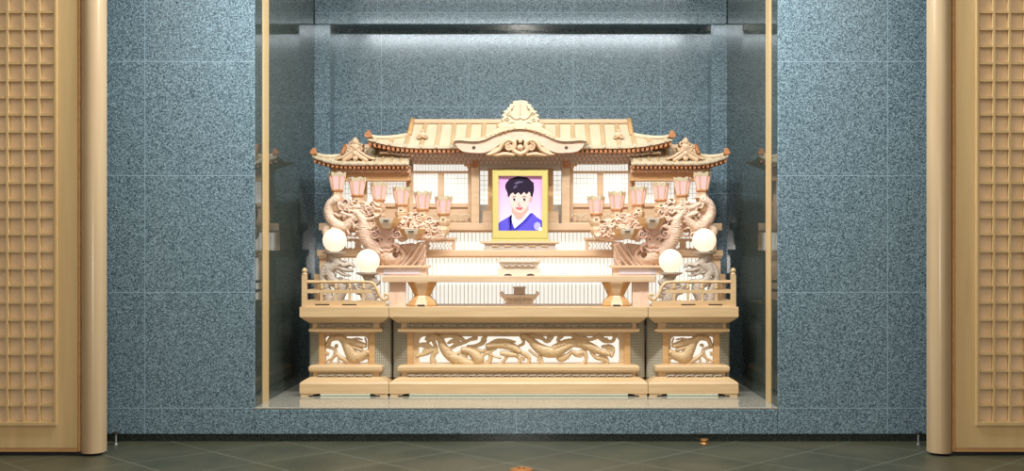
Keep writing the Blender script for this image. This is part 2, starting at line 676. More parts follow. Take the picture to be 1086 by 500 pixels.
# small floor things
for px, lab in ((123, 'small steel door stop with a black cap by the left lattice door'),
                (974, 'small steel door stop with a black cap by the right lattice door')):
    x, y = XP(px, -.10), -.10
    t = thing('door_stop', lab, 'door stop', (x, y, FZ), 'door stops at the foot of the granite wall')
    MB(x).lathe([(.011, FZ), (.011, FZ + .005), (.006, FZ + .008), (.006, FZ + .055)], 0, y, 14).build('post', STEEL, t, True, auto=40)
    MB(x).lathe([(.010, FZ + .055), (.018, FZ + .058), (.018, FZ + .070), (.012, FZ + .074)], 0, y, 14).build('cap', BLACK, t, True, auto=40)
x, y = XP(553, -.83), -.83
tag(MB(x).lathe([(.058, FZ), (.058, FZ + .004), (.045, FZ + .009), (.018, FZ + .010), (.016, FZ + .016), (.005, FZ + .017)], 0, y, 28).build('floor_cap', BRASS, None, True, auto=30),
    'round brass floor cap on the tiles in front of the altar', 'floor cap')
x, y = XP(747, -.06), -.06
tag(MB(x).lathe([(.028, FZ), (.028, FZ + .003), (.018, FZ + .012), (.018, FZ + .016), (.026, FZ + .018), (.024, FZ + .026), (.01, FZ + .028)], 0, y, 20).build('floor_cap', BRASS, None, True, auto=30),
    'small orange brass cap against the dark skirting', 'floor cap')

# ================================================================== ALTAR BASE
YB = .49
YE = 1.60             # back of the base units


def ZB(py):
    return H(py, YB)


def frieze(parent, xa, xb, pya, pyb, y):
    """shallow carved band between columns xa..xb, built at depth y"""
    st = [PO([(xa, pya), (xb, pya), (xb, pyb), (xa, pyb)], .25)]
    h = (pyb - pya)
    n = int((xb - xa) / 9)
    for i in range(n):
        cx = xa + (i + .5) * (xb - xa) / n
        st.append(T([(cx - 4.6, pyb - 1.0, .7), (cx - 1.5, pya + 1.4, .8), (cx + 2.6, pyb - 1.3, .7)], 1.0, .25))
        st.append(T([(cx + .4, pya + 1.2, .6), (cx + 3.6, pya + 1.3, .8)], 1.0, .25))
    m = MB(AX)
    carve(m, (xa, xb, pya, pyb), st, y, .35, .016, .006, ax=AXB)
    m.build('frieze', FRIEZE, parent, True)


AXB = 551.0


def base_unit(px0, px1, label, dragon_strokes, dragon_bounds, opening):
    x0, x1 = U(px0 - AXB, YB), U(px1 - AXB, YB)
    xm = (x0 + x1) / 2
    t = thing('altar_platform', label, 'altar platform', (AX + xm, YB, 0), 'wooden altar base units on the niche floor')
    g = .0012
    a, b = x0 + g, x1 - g
    # cornice
    up = [(.10, ZB(355)), (.050, ZB(353)), (.046, ZB(352)), (.046, ZB(350)), (.062, ZB(349)), (.066, ZB(348)), (.066, ZB(343)),
          (.046, ZB(343)), (.040, ZB(342)), (.020, ZB(339.5)), (.004, ZB(337)), (0, ZB(336.6)), (0, ZB(326))]
    MB(AX).ring_sweep(up, a, b, YB, YE).build('cornice', BASEW, t, bevel=.0015)
    lo = [(0, ZB(418)), (0, ZB(407.5)), (.006, ZB(406)), (.022, ZB(404)), (.050, ZB(401.5)), (.070, ZB(401)), (.070, ZB(396.6)),
          (.052, ZB(396)), (.046, ZB(394)), (.046, ZB(390.5)), (.056, ZB(389)), (.10, ZB(388))]
    MB(AX).ring_sweep(lo, a, b, YB, YE).build('plinth', BASEW, t, bevel=.0015)
    # waist: pilasters and side cheeks round the openwork panel
    zl, zh = ZB(388), ZB(355)
    yw = YB + .10
    wpx0, wpx1 = px0 + 17.3, px1 - 17.3
    xa, xb = U(wpx0 - AXB, YB), U(wpx1 - AXB, YB)
    pw = U(6.5, YB)
    for u0, u1 in ((xa, xa + pw), (xb - pw, xb)):
        MB(AX).box(u0, u1, yw - .002, yw + .05, zl, zh).build('pilaster', MIDO, t, bevel=.002)
    for u0, u1 in ((xa, xa + .02), (xb - .02, xb)):
        MB(AX).box(u0, u1, yw + .05, YE - .01, zl, zh).build('side_panel', BASEW, t)
    # lattice boards closing the waist at both sides
    for sx0, sx1 in ((xa, a + (.036 if px0 < 330 else .010)), (xb, b - (.036 if px1 > 770 else .010))):
        m = MB(AX)
        n = 8
        sg = 1 if sx1 > sx0 else -1
        ln = abs(sx1 - sx0)
        pt = lambda q, o: (sx0 + (sx1 - sx0) * q - sg * o * .7, yw + .004 + ln * q * .6 - o * .7)
        za, zb_ = ZB(403.5), ZB(338.5)

        def slab(q0, q1, o0, o1, z0, z1, mi):
            c = [pt(q0, o0), pt(q1, o0), pt(q1, o1), pt(q0, o1)]
            m.add([(x, y, z0) for x, y in c] + [(x, y, z1) for x, y in c], [(0, 1, 2, 3), (7, 6, 5, 4), (0, 4, 5, 1), (1, 5, 6, 2), (2, 6, 7, 3), (3, 7, 4, 0)], mi)
        slab(0, 1, -.010, 0, za, zb_, 0)
        for k in range(n + 1):
            slab(max(0, k / n - .018), min(1, k / n + .018), 0, .004, za, zb_, 1)
        zz = za + .01
        while zz < zb_:
            slab(0, 1, 0, .0035, zz - .0026, zz + .0026, 1)
            zz += .0175
        m.build('lattice', [LATTB, LATT], t)
    # openwork dragon panel, slightly set back, lit from behind
    s = (D0 + yw) / (D0 + YB)
    dragon_strokes = [(k, [np.array((p[0], p[1], p[2] * (1.2 if px1 - px0 > 150 else 1.08))) for p in d], h, b, c) if k == 't' else (k, d, h, b, c) for k, d, h, b, c in dragon_strokes]
    m = MB(AX)
    carve(m, dragon_bounds, dragon_strokes, yw + .018, .45, .011, .012, ax=549.6 + 1.4, noise=.10)
    m.build('dragon_panel', BASEW, t, True)
    oa, ob = U(opening[0] - AXB, yw), U(opening[1] - AXB, yw)
    MB(AX).box(oa - .02, ob + .02, yw + .075, yw + .085, zl + .002, zh - .002).build('light_panel', LIT, t)
    # carved bands and end blocks
    for pya, pyb, ins in ((343.4, 347.6, .066), (396.9, 400.8, .070)):
        frieze(t, px0 + 19, px1 - 17, pya, pyb, YB + ins - .003)
    # bracket feet
    fw = U(20, YB)
    for sgn, xc in ((1, a + .006), (-1, b - .006)):
        poly = [(xc, 0), (xc + sgn * fw * .38, 0), (xc + sgn * fw * .46, ZB(419.6)), (xc + sgn * fw * .62, ZB(419.9)), (xc + sgn * fw * .7, ZB(418.8)), (xc + sgn * fw, ZB(418)), (xc, ZB(418))]
        for u0, u1 in ((YB + .004, YB + .03), (YE - .06, YE - .03)):
            MB(AX).prism(poly, u0, u1).build('bracket_foot', BASEW, t)
    MB(AX).box(a + .12, b - .12, YB + .035, YB + .05, .002, ZB(418) - .001).build('gap_glow_bar', STRIP, t)  # glowing bar added in place of light leaking under the base
    return t


def panel_side(xc, sgn):
    """the small dragon panel of a side unit, drawn for the left one; mirrored when sgn is -1"""
    def P(pts):
        return [(xc + sgn * (p[0] - 369.5), p[1], p[2]) for p in pts]
    st = [RR(*sorted((xc + sgn * (346 - 369.5), xc + sgn * (392 - 369.5))), 357.5, 386.8, 4, .6)]
    body = [(350, 366, 2.0), (353, 360, 2.6), (362, 358.5, 3.2), (368, 363, 4.3), (372, 371, 5.2), (377, 379, 5.8), (386, 378, 4.5), (392, 374, 3.0)]
    st.append(T(P(body), 1.5, .4, .8))
    st.append(T(P([(344, 368, 1.3), (352, 369, 1.6), (358, 372, 1.5), (357, 378, 1.3), (351, 382, 1.1), (346, 384, 1)]), .9, .3))
    st.append(T(P([(357, 374, 1.4), (364, 380, 2), (372, 384, 3), (380, 385, 2.4)]), 1.0, .3))
    st.append(T(P([(356, 377, 1.3), (353, 384, 1.2), (352, 389, 1.2)]), .8, .3))
    st.append(T(P([(362, 378, 1.2), (361, 384, 1.2), (364, 389, 1.2)]), .8, .3))
    # head
    st.append(T(P([(371, 361, 2.2), (378, 364, 3.6), (385, 366, 3.2), (389, 367, 2.2)]), 2.0, .4))
    st.append(T(P([(375, 368, 2), (381, 370, 2.1), (386, 371.5, 1.4)]), 1.5, .4))
    st.append(T(P([(373, 361, 1.4), (380, 359.5, 1.1), (386, 360.5, .8)]), 1.9, .4))
    st.append(DI(xc + sgn * (379 - 369.5), 363, 1.1, 1.0, 1.8))
    st.append(T(P([(384, 372, 1), (387, 376, 1.2), (384, 381, 1), (380, 389, 1.2)]), .9, .3))
    st.append(T(P([(388, 368, 1), (390.5, 364, .9), (389, 359, .8)]), .9, .3))
    st.append(T(P([(386, 377, 1.4), (390, 380, 1.3), (394, 379, 1.5)]), .9, .3))
    for cx, cy, r in ((350, 364, 2.6), (349, 376, 2.2), (359, 367, 1.8)):
        st.append(SP(xc + sgn * (cx - 369.5), cy, r, 1.3, random.random() * 6, 1, .9, .8, .3))
    return st


def panel_centre():
    st = [RR(445, 657, 357.3, 387.2, 6, .6)]
    A = lambda *a, **k: st.append(T(*a, **k))
    # left hind part of the dragon with curling clouds
    A([(460, 355, 2), (467, 360, 3), (471, 369, 3.9), (477, 377, 4.4), (487, 383, 4.6), (500, 386, 3.4)], 1.5, .4, .8)
    A([(466, 358, 2.6), (476, 356, 2.4), (487, 358, 2), (494, 363, 1.6)], 1.1, .4)
    A([(492, 371, 2.5), (499, 373, 3.4), (505, 378, 4.6), (508, 382, 5.2)], 1.7, .4, .7)
    A([(478, 370, 1.6), (485, 366, 1.8), (492, 364, 1.4), (498, 361, 1.6), (505, 359, 2)], .9, .3)
    A([(476, 364, 1.2), (482, 362, 2.2), (488, 365, 2)], 1.1, .3)
    A([(484, 376, 1.4), (490, 374, 1.6), (494, 376, 2.3), (490, 381, 2.4)], 1.0, .3)
    for p in ([(443, 366.5, 1.7), (452, 366.5, 2.6), (459, 371, 2.2), (464, 374, 1.6)],
              [(443, 378, 1.5), (453, 374.5, 2.4), (461, 370, 2)],
              [(452, 360, 1.2), (458, 358, 2.4), (461, 364, 1.8), (463, 371, 1.8), (459, 380, 2.4), (460, 388, 2)],
              [(497, 368, 1.6), (505, 367, 1.6), (512, 364, 2.2), (515, 358, 2)],
              [(505, 370, 1.4), (511, 373, 1.7), (517, 371, 1.6), (525, 368, 1.6)],
              [(512, 378, 1.3), (518, 374, 1.8), (521, 380, 2), (516, 388, 2.2)]):
        A(p, .9, .3)
    # the head in the middle, mane and whiskers
    A([(518, 367, 2.4), (527, 366, 3.4), (536, 366, 4), (545, 369, 3.6), (551, 373, 2.4)], 2.1, .4)
    A([(533, 375, 2.2), (540, 376, 2.8), (548, 377, 2)], 1.6, .4)
    A([(520, 365, 1.5), (528, 361, 1.4), (538, 361, 1.2), (547, 363, .9)], 1.9, .5)
    A([(526, 370, 1.4), (520, 374, 1.2), (524, 378, 1), (531, 380, 1)], 1.2, .3)
    A([(546, 377, 1.4), (552, 381, 1.8), (549, 389, 1.6)], 1.0, .3)
    A([(538, 379, 1.4), (534, 384, 1.4), (528, 389, 2)], 1.0, .3)
    A([(550, 368, 1.3), (556, 364, 1.4), (553, 358, 1.3)], 1.0, .3)
    A([(550, 374, 1.3), (557, 376, 2.2), (562, 381, 1.8), (559, 389, 1.6)], 1.0, .3)
    st.append(DI(537, 364.6, 1.2, 1.0, 1.9))
    st.append(DI(549, 371, 1.3, .9, 1.6))
    # right: long body sweeping down and the tail fanning into clouds
    A([(556, 356, 2.6), (563, 361, 3.2), (570, 368, 4.4), (579, 373, 5.2), (590, 374, 4.6), (598, 370, 3.8), (606, 366, 3)], 1.6, .4, .8)
    A([(588, 369, 2.6), (600, 364.5, 3.6), (613, 364, 4.2), (626, 368, 4), (636, 373, 3), (646, 376, 2)], 1.5, .4, .8)
    A([(562, 372, 1.2), (568, 377, 1.2), (574, 380, 1.6), (576, 389, 1.6)], .9, .3)
    A([(564, 356, 2.4), (575, 359, 1.8), (581, 363, 1.4), (586, 358, 1.8)], .9, .3)
    A([(592, 375, 2.2), (595, 381, 3), (602, 378, 2.2), (607, 373, 1.5)], 1.0, .3)
    A([(607, 373, 1.6), (613, 376, 2.8), (620, 374, 2.4), (622, 382, 1.6), (616, 389, 2)], 1.1, .3)
    A([(596, 357, 2), (592, 361, 1.5), (597, 365, 1.4)], .8, .3)
    A([(608, 356, 2), (619, 360, 2.4), (628, 360, 1.6), (635, 357, 2.2)], .9, .3)
    A([(636, 357, 2.6), (642, 362, 2), (650, 362, 1.6), (653, 356, 1.8)], .9, .3)
    A([(628, 374, 2), (633, 380, 1.6), (640, 380, 3), (645, 385, 1.8), (640, 390, 2)], 1.0, .3)
    A([(640, 368, 1.6), (647, 368.5, 2.6), (651, 372, 1.7), (649, 378, 1.5)], 1.0, .3)
    for cx, cy, r in ((456, 361, 2.8), (452, 372, 2.6), (460, 381, 3), (485, 362.5, 3), (493, 378, 2.8), (513, 361, 2.8),
                      (555, 381, 3), (600, 379, 3.2), (615, 376, 3.2), (619, 359.5, 2.8), (643, 360.5, 3), (646, 370, 2.8), (640, 381, 3), (583, 359, 2.4), (519, 383, 2.6), (573, 383, 2.6)):
        st.append(SP(cx, cy, r, 1.4, random.random() * 6, random.choice((1, -1)), .95, .8, .35))
    return st


base_unit(413.2, 688.2, 'long centre unit of the altar base with the widest dragon panel', panel_centre(), (437, 665, 354, 389.5), (443, 659))
base_unit(318.2, 413.2, 'short altar base unit at the left end with a small dragon panel', panel_side(368.0, 1), (341.5, 396.5, 354, 389.5), (344, 392))
base_unit(688.2, 784.4, 'short altar base unit at the right end with a small dragon panel', panel_side(734.5, -1), (706, 762, 354, 389.5), (708, 760))

BT = ZB(326)          # top of the base


# ------------------------------------------------------------------ railings on the end units
def railing(s, label):
    y = YB + .05
    t = thing('altar_railing', label, 'railing', (AX + s * 1.3, y, BT), 'railings on the altar base ends')
    L = lambda px: U(551.2 - px, YB)         # distance from the axis for a left-hand column
    Z = lambda py: H(py, YB)
    px_ = L(322.2)
    MB(AX, s).box(px_ - .016, px_ + .016, y - .016, y + .016, BT, Z(292)).lathe([(.017, Z(292)), (.019, Z(291)), (.012, Z(290)), (.012, Z(289)), (.017, Z(288)), (.016, Z(286.5)), (.009, Z(285)), (.003, Z(284.4))], px_, y, 16).build('corner_post', BASEW, t, bevel=.002)
    # handrail with a drooping scrolled end
    pts = catmull([(322, 299.5), (350, 299.5), (380, 299.5), (392, 300), (397, 303), (400, 309), (403, 315), (407, 318.5), (411, 317), (411.5, 313.5), (408.5, 312.5), (407.5, 315)], 6)
    MB(AX, s).tube([(L(p[0]), y, Z(p[1]), .0095 if i < len(pts) * .75 else .0075) for i, p in enumerate(pts)], 10).build('handrail', BASEW, t, True)
    m = MB(AX, s)
    m.box(L(394), L(324.8), y - .008, y + .008, Z(311.5), Z(308))
    m.build('rail', BASEW, t, bevel=.0015)
    # bottom board with two dark slots
    poly0, poly1 = L(409), L(319.5)
    m = MB(AX, s).box(poly0, poly1, y - .014, y + .016, BT, Z(319.6), 0)
    m.box(L(349), L(334), y - .0155, y - .013, Z(324.2), Z(323.0), 1).box(L(378), L(363), y - .0155, y - .013, Z(324.2), Z(323.0), 1)
    m.build('bottom_board', [BASEW, DARK], t)
    for p in (340.5, 355.5, 370.5, 385.5):
        MB(AX, s).box(L(p) - .008, L(p) + .008, y - .007, y + .007, Z(319.8), Z(311.3)).build('baluster', BASEW, t)
    for p in (340.5, 355.5, 370.5, 385.5):
        m = MB(AX, s).lathe([(.006, Z(308.2)), (.012, Z(306.5)), (.013, Z(305)), (.007, Z(303)), (.011, Z(301.2))], L(p), y, 12).build('cup_block', BASEW, t, True)
    # return rail along the outer side
    MB(AX, s).box(px_ - .008, px_ + .008, y + .016, y + .36, Z(301), Z(298)).box(px_ - .008, px_ + .008, y + .016, y + .36, Z(311.5), Z(308)).box(px_ - .012, px_ + .014, y + .017, y + .36, BT, Z(319.6)).build('side_rail', BASEW, t)
    MB(AX, s).box(px_ - .014, px_ + .014, y + .36, y + .388, BT, Z(292)).build('end_post', BASEW, t)
    return t


railing(-1, 'low pale wood railing with scrolled end on the left base unit')
railing(1, 'low pale wood railing with scrolled end on the right base unit')

# ------------------------------------------------------------------ stepped tiers with backlit fronts


def lit_front(t, x0, x1, y, z0, z1, step=.0262):
    MB(AX).box(x0, x1, y, y + .02, z0, z1).build('light_panel', LIT, t)
    m = MB(AX)
    n = int((x1 - x0) / step)
    for k in range(n + 1):
        x = x0 + (x1 - x0) * k / n
        m.box(x - .0018, x + .0018, y - .004, y - .001, z0, z1)
    o = m.build('slat_screen', SLAT, t)
    return o


YS1 = 1.00
t = thing('altar_step', 'lower altar step with white backlit front behind the long table', 'altar step', (AX, YS1, BT), 'backlit steps of the altar')
zb0, zb1 = H(272, .96), H(265.5, .96)
w1 = U(215.5, .96)
lit_front(t, -w1 + .07, w1 - .07, YS1, BT, zb0)
MB(AX).box(-w1, w1, .96, YE, zb0, zb1).build('shelf_board', HINOKI_X, t, bevel=.003)
MB(AX).box(-w1 + .012, w1 - .012, .968, .985, zb0 - .012, zb0).build('apron', HINOKI_X, t)
for s in (-1, 1):
    MB(AX, s).box(w1 - .07, w1 - .012, .985, 1.2, BT, zb0 - .0005).build('end_post', HINOKI, t, bevel=.002)
t = thing('altar_step', 'upper altar step with backlit front that carries the shrine', 'altar step', (AX, 1.2, zb1), 'backlit steps of the altar')
zc0, zc1 = H(244.6, 1.15), H(237, 1.15)
w2 = U(214, 1.15)
lit_front(t, -w2 + .05, w2 - .05, 1.23, zb1 + .0, zc0)
MB(AX).box(-w2, w2, 1.15, YE + .03, zc0, zc1).build('shelf_board', HINOKI_X, t, bevel=.003)
MB(AX).box(-w2 + .02, w2 - .02, 1.165, 1.18, zc0 - .014, zc0).build('apron', HINOKI_X, t)
MB(AX).box(-w2 + .02, w2 - .02, 1.26, YE, zb1, zc0 - .0005).build('carcass', HINOKI, t)
# openwork screens on the lower shelf, behind the carvings
for s in (-1, 1):
    yq = 1.10
    mx_ = (lambda x: x) if s < 0 else (lambda x: 1104 - x)
    st = [PO([(mx_(452), 254.5), (mx_(483), 254.5), (mx_(483), 265.6), (mx_(452), 265.6)], .6)]
    for cx in np.arange(456.5, 480, 3.6):
        for k, cy in enumerate((258.6, 261.0, 263.4)):
            off = 1.8 if k == 1 else 0
            if cx + off < 479.5:
                st.append(HOLE(mx_(cx + off), cy, 1.45, 1.35))
    m = MB(AX)
    carve(m, (min(mx_(451), mx_(484)), max(mx_(451), mx_(484)), 254, 266.5), st, yq, .3, .006, .012)
    m.build('openwork_screen', HINOKI, t)
    bx = sorted([U(484 - 552, yq), U(451 - 552, yq)])
    if s > 0:
        bx = sorted([-bx[0], -bx[1]])
    MB(AX).box(bx[0] - .006, bx[1] + .006, yq - .012, yq + .016, H(254.6, yq), H(252.4, yq)).build('screen_cap', HINOKI_X, t)
    # two quatrefoil openings further out
    q0, q1 = (362, 398) if s < 0 else (1104 - 398, 1104 - 362)
    m = MB(AX)
    st = [PO([(q0, 253), (q1, 253), (q1, 265.6), (q0, 265.6)], .6)]
    for cx in ((371.5, 388) if s < 0 else (1104 - 371.5, 1104 - 388)):
        for dx, dy in ((-2.5, -1.6), (2.5, -1.6), (-2.5, 1.6), (2.5, 1.6), (0, 0)):
            st.append(HOLE(cx + dx, 259.8 + dy, 2.6, 2.3))
    carve(m, (q0 - 1, q1 + 1, 252.5, 266.5), st, yq, .35, .006, .012)
    m.build('openwork_screen', HINOKI, t)

# ------------------------------------------------------------------ long front table with hourglass legs
yt0, yt1 = .56, .95
zt1, zt0 = H(293, .56), H(299.6, .56)
wt = U(145, .56)
t = thing('offering_table', 'long low table with hourglass legs in front of the lit altar steps', 'table', (AX, .75, BT))
MB(AX).box(-wt, wt, yt0, yt1, zt0, zt1).build('tabletop', HINOKI_X, t, bevel=.003)
for s in (-1, 1):
    cxl = U(551.2 - 448, .60)
    rr = U(16.2, .60)
    cyl = .56 + rr * .9
    Zt = lambda py: H(py, .58)
    for n_, mat in ((8, HINOKI),):
        prof = [(rr * .97, BT), (rr * 1.0, BT + .010), (rr * .90, BT + .030), (rr * .62, Zt(315.5)), (rr * .56, Zt(314)), (rr * .62, Zt(312.4)), (rr * .80, Zt(306)), (rr * .98, Zt(301.2)), (rr * 1.02, zt0 - .0005)]
        m = MB(AX, s).lathe(prof, cxl, cyl, 8, 0, PI / 8)
        m.mi = [0] * len(m.mi)
        o = m.build('leg', [HINOKI, MIDO], t, bevel=.002)
        for p in o.data.polygons:          # side faces of the drum are honey brown, the front face pale
            if abs(p.normal.x) > .35 and abs(p.normal.z) < .8:
                p.material_index = 1
    MB(AX, s).box(cxl - .022, cxl + .022, cyl - rr * .93 - .003, cyl - rr * .88, BT + .001, BT + .012).build('foot_slot', DARK, t)  # dark block paints the shade of the foot opening
    MB(AX, s).box(U(551.2 - 431, .6), U(551.2 - 413.5, .6), .60, .62, BT, zt0 - .0005).box(U(551.2 - 422, .6), U(551.2 - 421, .6), .597, .60, BT, zt0 - .0005).build('end_panel', PINKW, t)


# ------------------------------------------------------------------ small offering stands and portrait
def offering_stand(name, label, cx_px, y, py_base, py_top, py_curl, wtop, wfoot, foot):
    cx = 0.0
    zb = zt1 if py_base < 300 else BT
    t = thing(name, label, 'offering stand', (AX, y, zb))
    Z = lambda py: H(py, y)
    hw, hf = U(wtop / 2, y), U(wfoot / 2, y)
    d = .075
    # board with up-curled ends
    prof = [(-hw, Z(py_curl)), (-hw + .010, Z(py_curl) + .002), (-hw + .022, Z(py_top) + .002), (hw - .022, Z(py_top) + .002), (hw - .010, Z(py_curl) + .002), (hw, Z(py_curl)), (hw + .006, Z(py_curl + 2)), (hw - .004, Z(py_top + 1.4)), (hw - .016, Z(py_top + 2.0)), (-hw + .016, Z(py_top + 2.0)), (-hw + .004, Z(py_top + 1.4)), (-hw - .006, Z(py_curl + 2))]
    MB(AX).prism(prof, y - d, y + d).build('curled_top', PALEW, t, bevel=.0015)
    zt = Z(py_top + 2.0) - .0005
    zf = zb + foot
    m = MB(AX)
    n = 7
    secs = []
    for i in range(n):
        k = i / (n - 1)
        w = hf * .86 + (hw * .93 - hf * .86) * (k ** 2)
        dd = d * (.78 + .17 * k * k)
        secs.append((w, dd, zf + (zt - zf) * k))
    vs, fs = [], []
    for w, dd, z in secs:
        vs += [(-w, y - dd, z), (w, y - dd, z), (w, y + dd, z), (-w, y + dd, z)]
    for i in range(n - 1):
        for k in range(4):
            fs.append((i * 4 + k, i * 4 + (k + 1) % 4, i * 4 + 4 + (k + 1) % 4, i * 4 + 4 + k))
    fs += [(3, 2, 1, 0), tuple(4 * (n - 1) + k for k in range(4))]
    m.add(vs, fs).build('flared_body', PALEW, t)
    m = MB(AX).box(-hf, hf, y - d, y + d, zb, zf, 0)
    if foot > .03:
        for s in (-1, 1):
            c = s * hf * .52
            arch = [(c + .026 * math.cos(a), zb + .0006 + .012 * math.sin(a)) for a in np.linspace(0, PI, 10)]
            m.prism(arch, y - d - .001, y - d + .002, 1)  # shade of the arch cutouts painted on as dark shapes
    m.build('foot_block', [PALEW, DARK], t, bevel=.0)
    # low carved garland on the flared body
    st = []
    for k in range(5):
        c = 552 + (k - 2) * wfoot * .15
        pyc = py_top + 5.2
        st.append(T([(c - 3, pyc - .6, .7), (c, pyc + 1, .9), (c + 3, pyc - .6, .7)], 1, .2))
    m = MB(AX)
    carve(m, (552 - wtop / 2, 552 + wtop / 2, py_top + 2.4, py_top + 8), st, y - d * .93, .3, .006, .012)
    m.build('carved_garland', GREYW, t, True)
    return t


offering_stand('offering_stand', 'small carved offering stand with two dark arches below the portrait', 552, .72, 293.2, 276.5, 273.6, 46, 45, .042)
offering_stand('offering_stand', 'smaller carved offering stand under the long table', 552, .74, 324.4, 313, 309.8, 40, 33, .010)
y = .74
zq = H(313, y) + .0025
t = thing('offering_box', 'small pale wooden box on the lower offering stand', 'box', (AX, y, zq))
MB(AX).box(-U(6, y), U(6, y), y - .03, y + .03, zq, H(306, y)).build('body', PALEW, t, bevel=.002)
MB(AX).box(-U(6.8, y), U(6.8, y), y - .034, y + .034, H(306, y), H(304.4, y)).build('lid', PALEW, t, bevel=.002)

yp = 1.06
t = thing('portrait_plinth', 'low carved plinth on the shelf holding the gold framed portrait', 'plinth', (AX, yp, zb1))
Z = lambda py: H(py, yp - .08)
MB(AX).box(-U(42, .98), U(42, .98), yp - .085, yp + .085, Z(258.4), Z(256)).build('top_board', HINOKI, t, bevel=.002)
MB(AX).ring_sweep([(0, zb1), (0, Z(263.5)), (.006, Z(262.8)), (.006, Z(259.6)), (-.005, Z(258.5))], -U(38.5, .98), U(38.5, .98), yp - .075, yp + .075).build('body', GREYW, t)
st = []
for c in (-26, -13, 0, 13, 26):
    st += [SP(552 + c - 2.4, 261.2, 1.5, 1.2, 0, 1, .5, .9, .2), SP(552 + c + 2.4, 261.2, 1.5, 1.2, PI, -1, .5, .9, .2), T([(552 + c - 2, 260.2, .5), (552 + c, 261.6, .7), (552 + c + 2, 260.2, .5)], 1, .2)]
m = MB(AX)
carve(m, (515, 590, 259.4, 263), st, yp - .071, .25, .006, .004)
m.build('carved_band', HINOKI, t, True)

# the portrait
yf = 1.03
zf0 = Z(256)
t = thing('framed_portrait', 'gold framed portrait of a woman in a blue kimono on the plinth', 'portrait', (AX, yf, zf0))
zz = lambda py: zf0 + (256 - py) * (D0 + yf) / F
ux = lambda px: U(px - 552.8, yf)
fo, fi = (523.2, 582.6, 180.6, 253.6), (528.3, 577.6, 185.2, 246.4)
m = MB(AX)
O = [(ux(fo[0]), zz(fo[3])), (ux(fo[1]), zz(fo[3])), (ux(fo[1]), zz(fo[2])), (ux(fo[0]), zz(fo[2]))]
I = [(ux(fi[0]), zz(fi[3])), (ux(fi[1]), zz(fi[3])), (ux(fi[1]), zz(fi[2])), (ux(fi[0]), zz(fi[2]))]
vs, fs = [], []
for ring, yy, ins in ((O, yf + .02, 0), (O, yf - .014, 0), (O, yf - .022, .006), (I, yf - .022, -.010), (I, yf - .010, -.002), (I, yf - .004, 0), (I, yf + .02, 0)):
    cxr, czr = sum(p[0] for p in ring) / 4, sum(p[1] for p in ring) / 4
    for x, z in ring:
        vs.append((x - math.copysign(ins, x - cxr), yy, z - math.copysign(ins, z - czr)))
for i in range(7):
    for k in range(4):
        j = (i + 1) % 7
        fs.append((i * 4 + k, i * 4 + (k + 1) % 4, j * 4 + (k + 1) % 4, j * 4 + k))
m.add(vs, fs).build('frame', GOLD, t)
MB(AX).box(ux(521.8), ux(584), yf - .032, yf + .05, zf0, zz(253.6)).build('foot_rail', GOLD, t, bevel=.002)
MB(AX).box(ux(fi[0]), ux(fi[1]), yf + .004, yf + .018, zz(fi[3]), zz(fi[2])).build('backing', DARK, t)


def flat(name, c):
    m, nt, b = new_mat(name)
    b.inputs['Base Color'].default_value = (*c, 1)
    b.inputs['Roughness'].default_value = .5
    b.inputs['Specular IOR Level'].default_value = .12
    return m


def ell(cx, cy, rx, ry, n=28, a0=0, a1=2 * PI, tilt=0):
    out = []
    for k in range(n):
        a = a0 + (a1 - a0) * k / n
        dx, dy = rx * math.cos(a), ry * math.sin(a)
        out.append((cx + dx * math.cos(tilt) - dy * math.sin(tilt), cy + dx * math.sin(tilt) + dy * math.cos(tilt)))
    return out


m_, nt, b = new_mat('printed_pink_backdrop')
tc = nt.nodes.new('ShaderNodeTexCoord')
sp = nt.nodes.new('ShaderNodeSeparateXYZ')
rp = nt.nodes.new('ShaderNodeValToRGB')
rp.color_ramp.elements[0].color = (.88, .66, .82, 1)
rp.color_ramp.elements[1].color = (.78, .32, .74, 1)
nt.links.new(tc.outputs['Generated'], sp.inputs[0])
nt.links.new(sp.outputs[2], rp.inputs[0])
nt.links.new(rp.outputs[0], b.inputs['Base Color'])
b.inputs['Roughness'].default_value = .35
PM = [m_, flat('printed_hair', (.022, .012, .030)), flat('printed_skin', (.78, .56, .48)), flat('printed_skin_tone', (.66, .38, .32)),
      flat('printed_blue_kimono', (.115, .09, .62)), flat('printed_dark_blue_fold', (.06, .04, .44)), flat('printed_white_collar', (.92, .88, .92)),
      flat('printed_red_lips', (.72, .12, .18)), flat('printed_hair_sheen', (.12, .09, .16)), flat('printed_pale_flower', (.45, .42, .85))]
m = MB(AX)
lay = [0]


def pic(poly, mi):
    lay[0] += 1
    yy = yf + .0035 - .00035 * lay[0]
    # outline clipped to the print
    poly = [(min(max(x, fi[0]), fi[1]), min(max(y_, fi[2]), fi[3])) for x, y_ in poly]
    m.add([(ux(x), yy, zz(y_)) for x, y_ in poly], [tuple(range(len(poly)))], mi)


pic([(fi[0], fi[3]), (fi[1], fi[3]), (fi[1], fi[2]), (fi[0], fi[2])], 0)
pic(ell(552.2, 198, 15.4, 10.6), 1)                                             # back of the hair
pic([(537.5, 198), (541, 190), (550, 187), (560, 188), (567.2, 194), (567.6, 202), (565.5, 210), (562, 214), (543, 211), (540, 208)], 1)
pic([(545, 212), (561, 212), (562, 226), (556, 234), (548, 232), (543.5, 226)], 3)   # neck
pic([(528.3, 246.4), (528.5, 239), (531, 235.5), (538, 231.5), (544, 228), (548, 236), (552, 240), (557, 234), (562, 226.5), (566, 226), (570, 230), (576, 234), (577.6, 237), (577.6, 246.4)], 4)
pic([(543.8, 225.6), (546, 228), (549, 234), (551.5, 238), (547, 243), (544.5, 236), (543, 230)], 6)   # white collar left
pic([(561.5, 223.5), (563.5, 226), (557, 233.5), (550.5, 239.5), (549, 237.5), (556, 231)], 6)        # white collar right
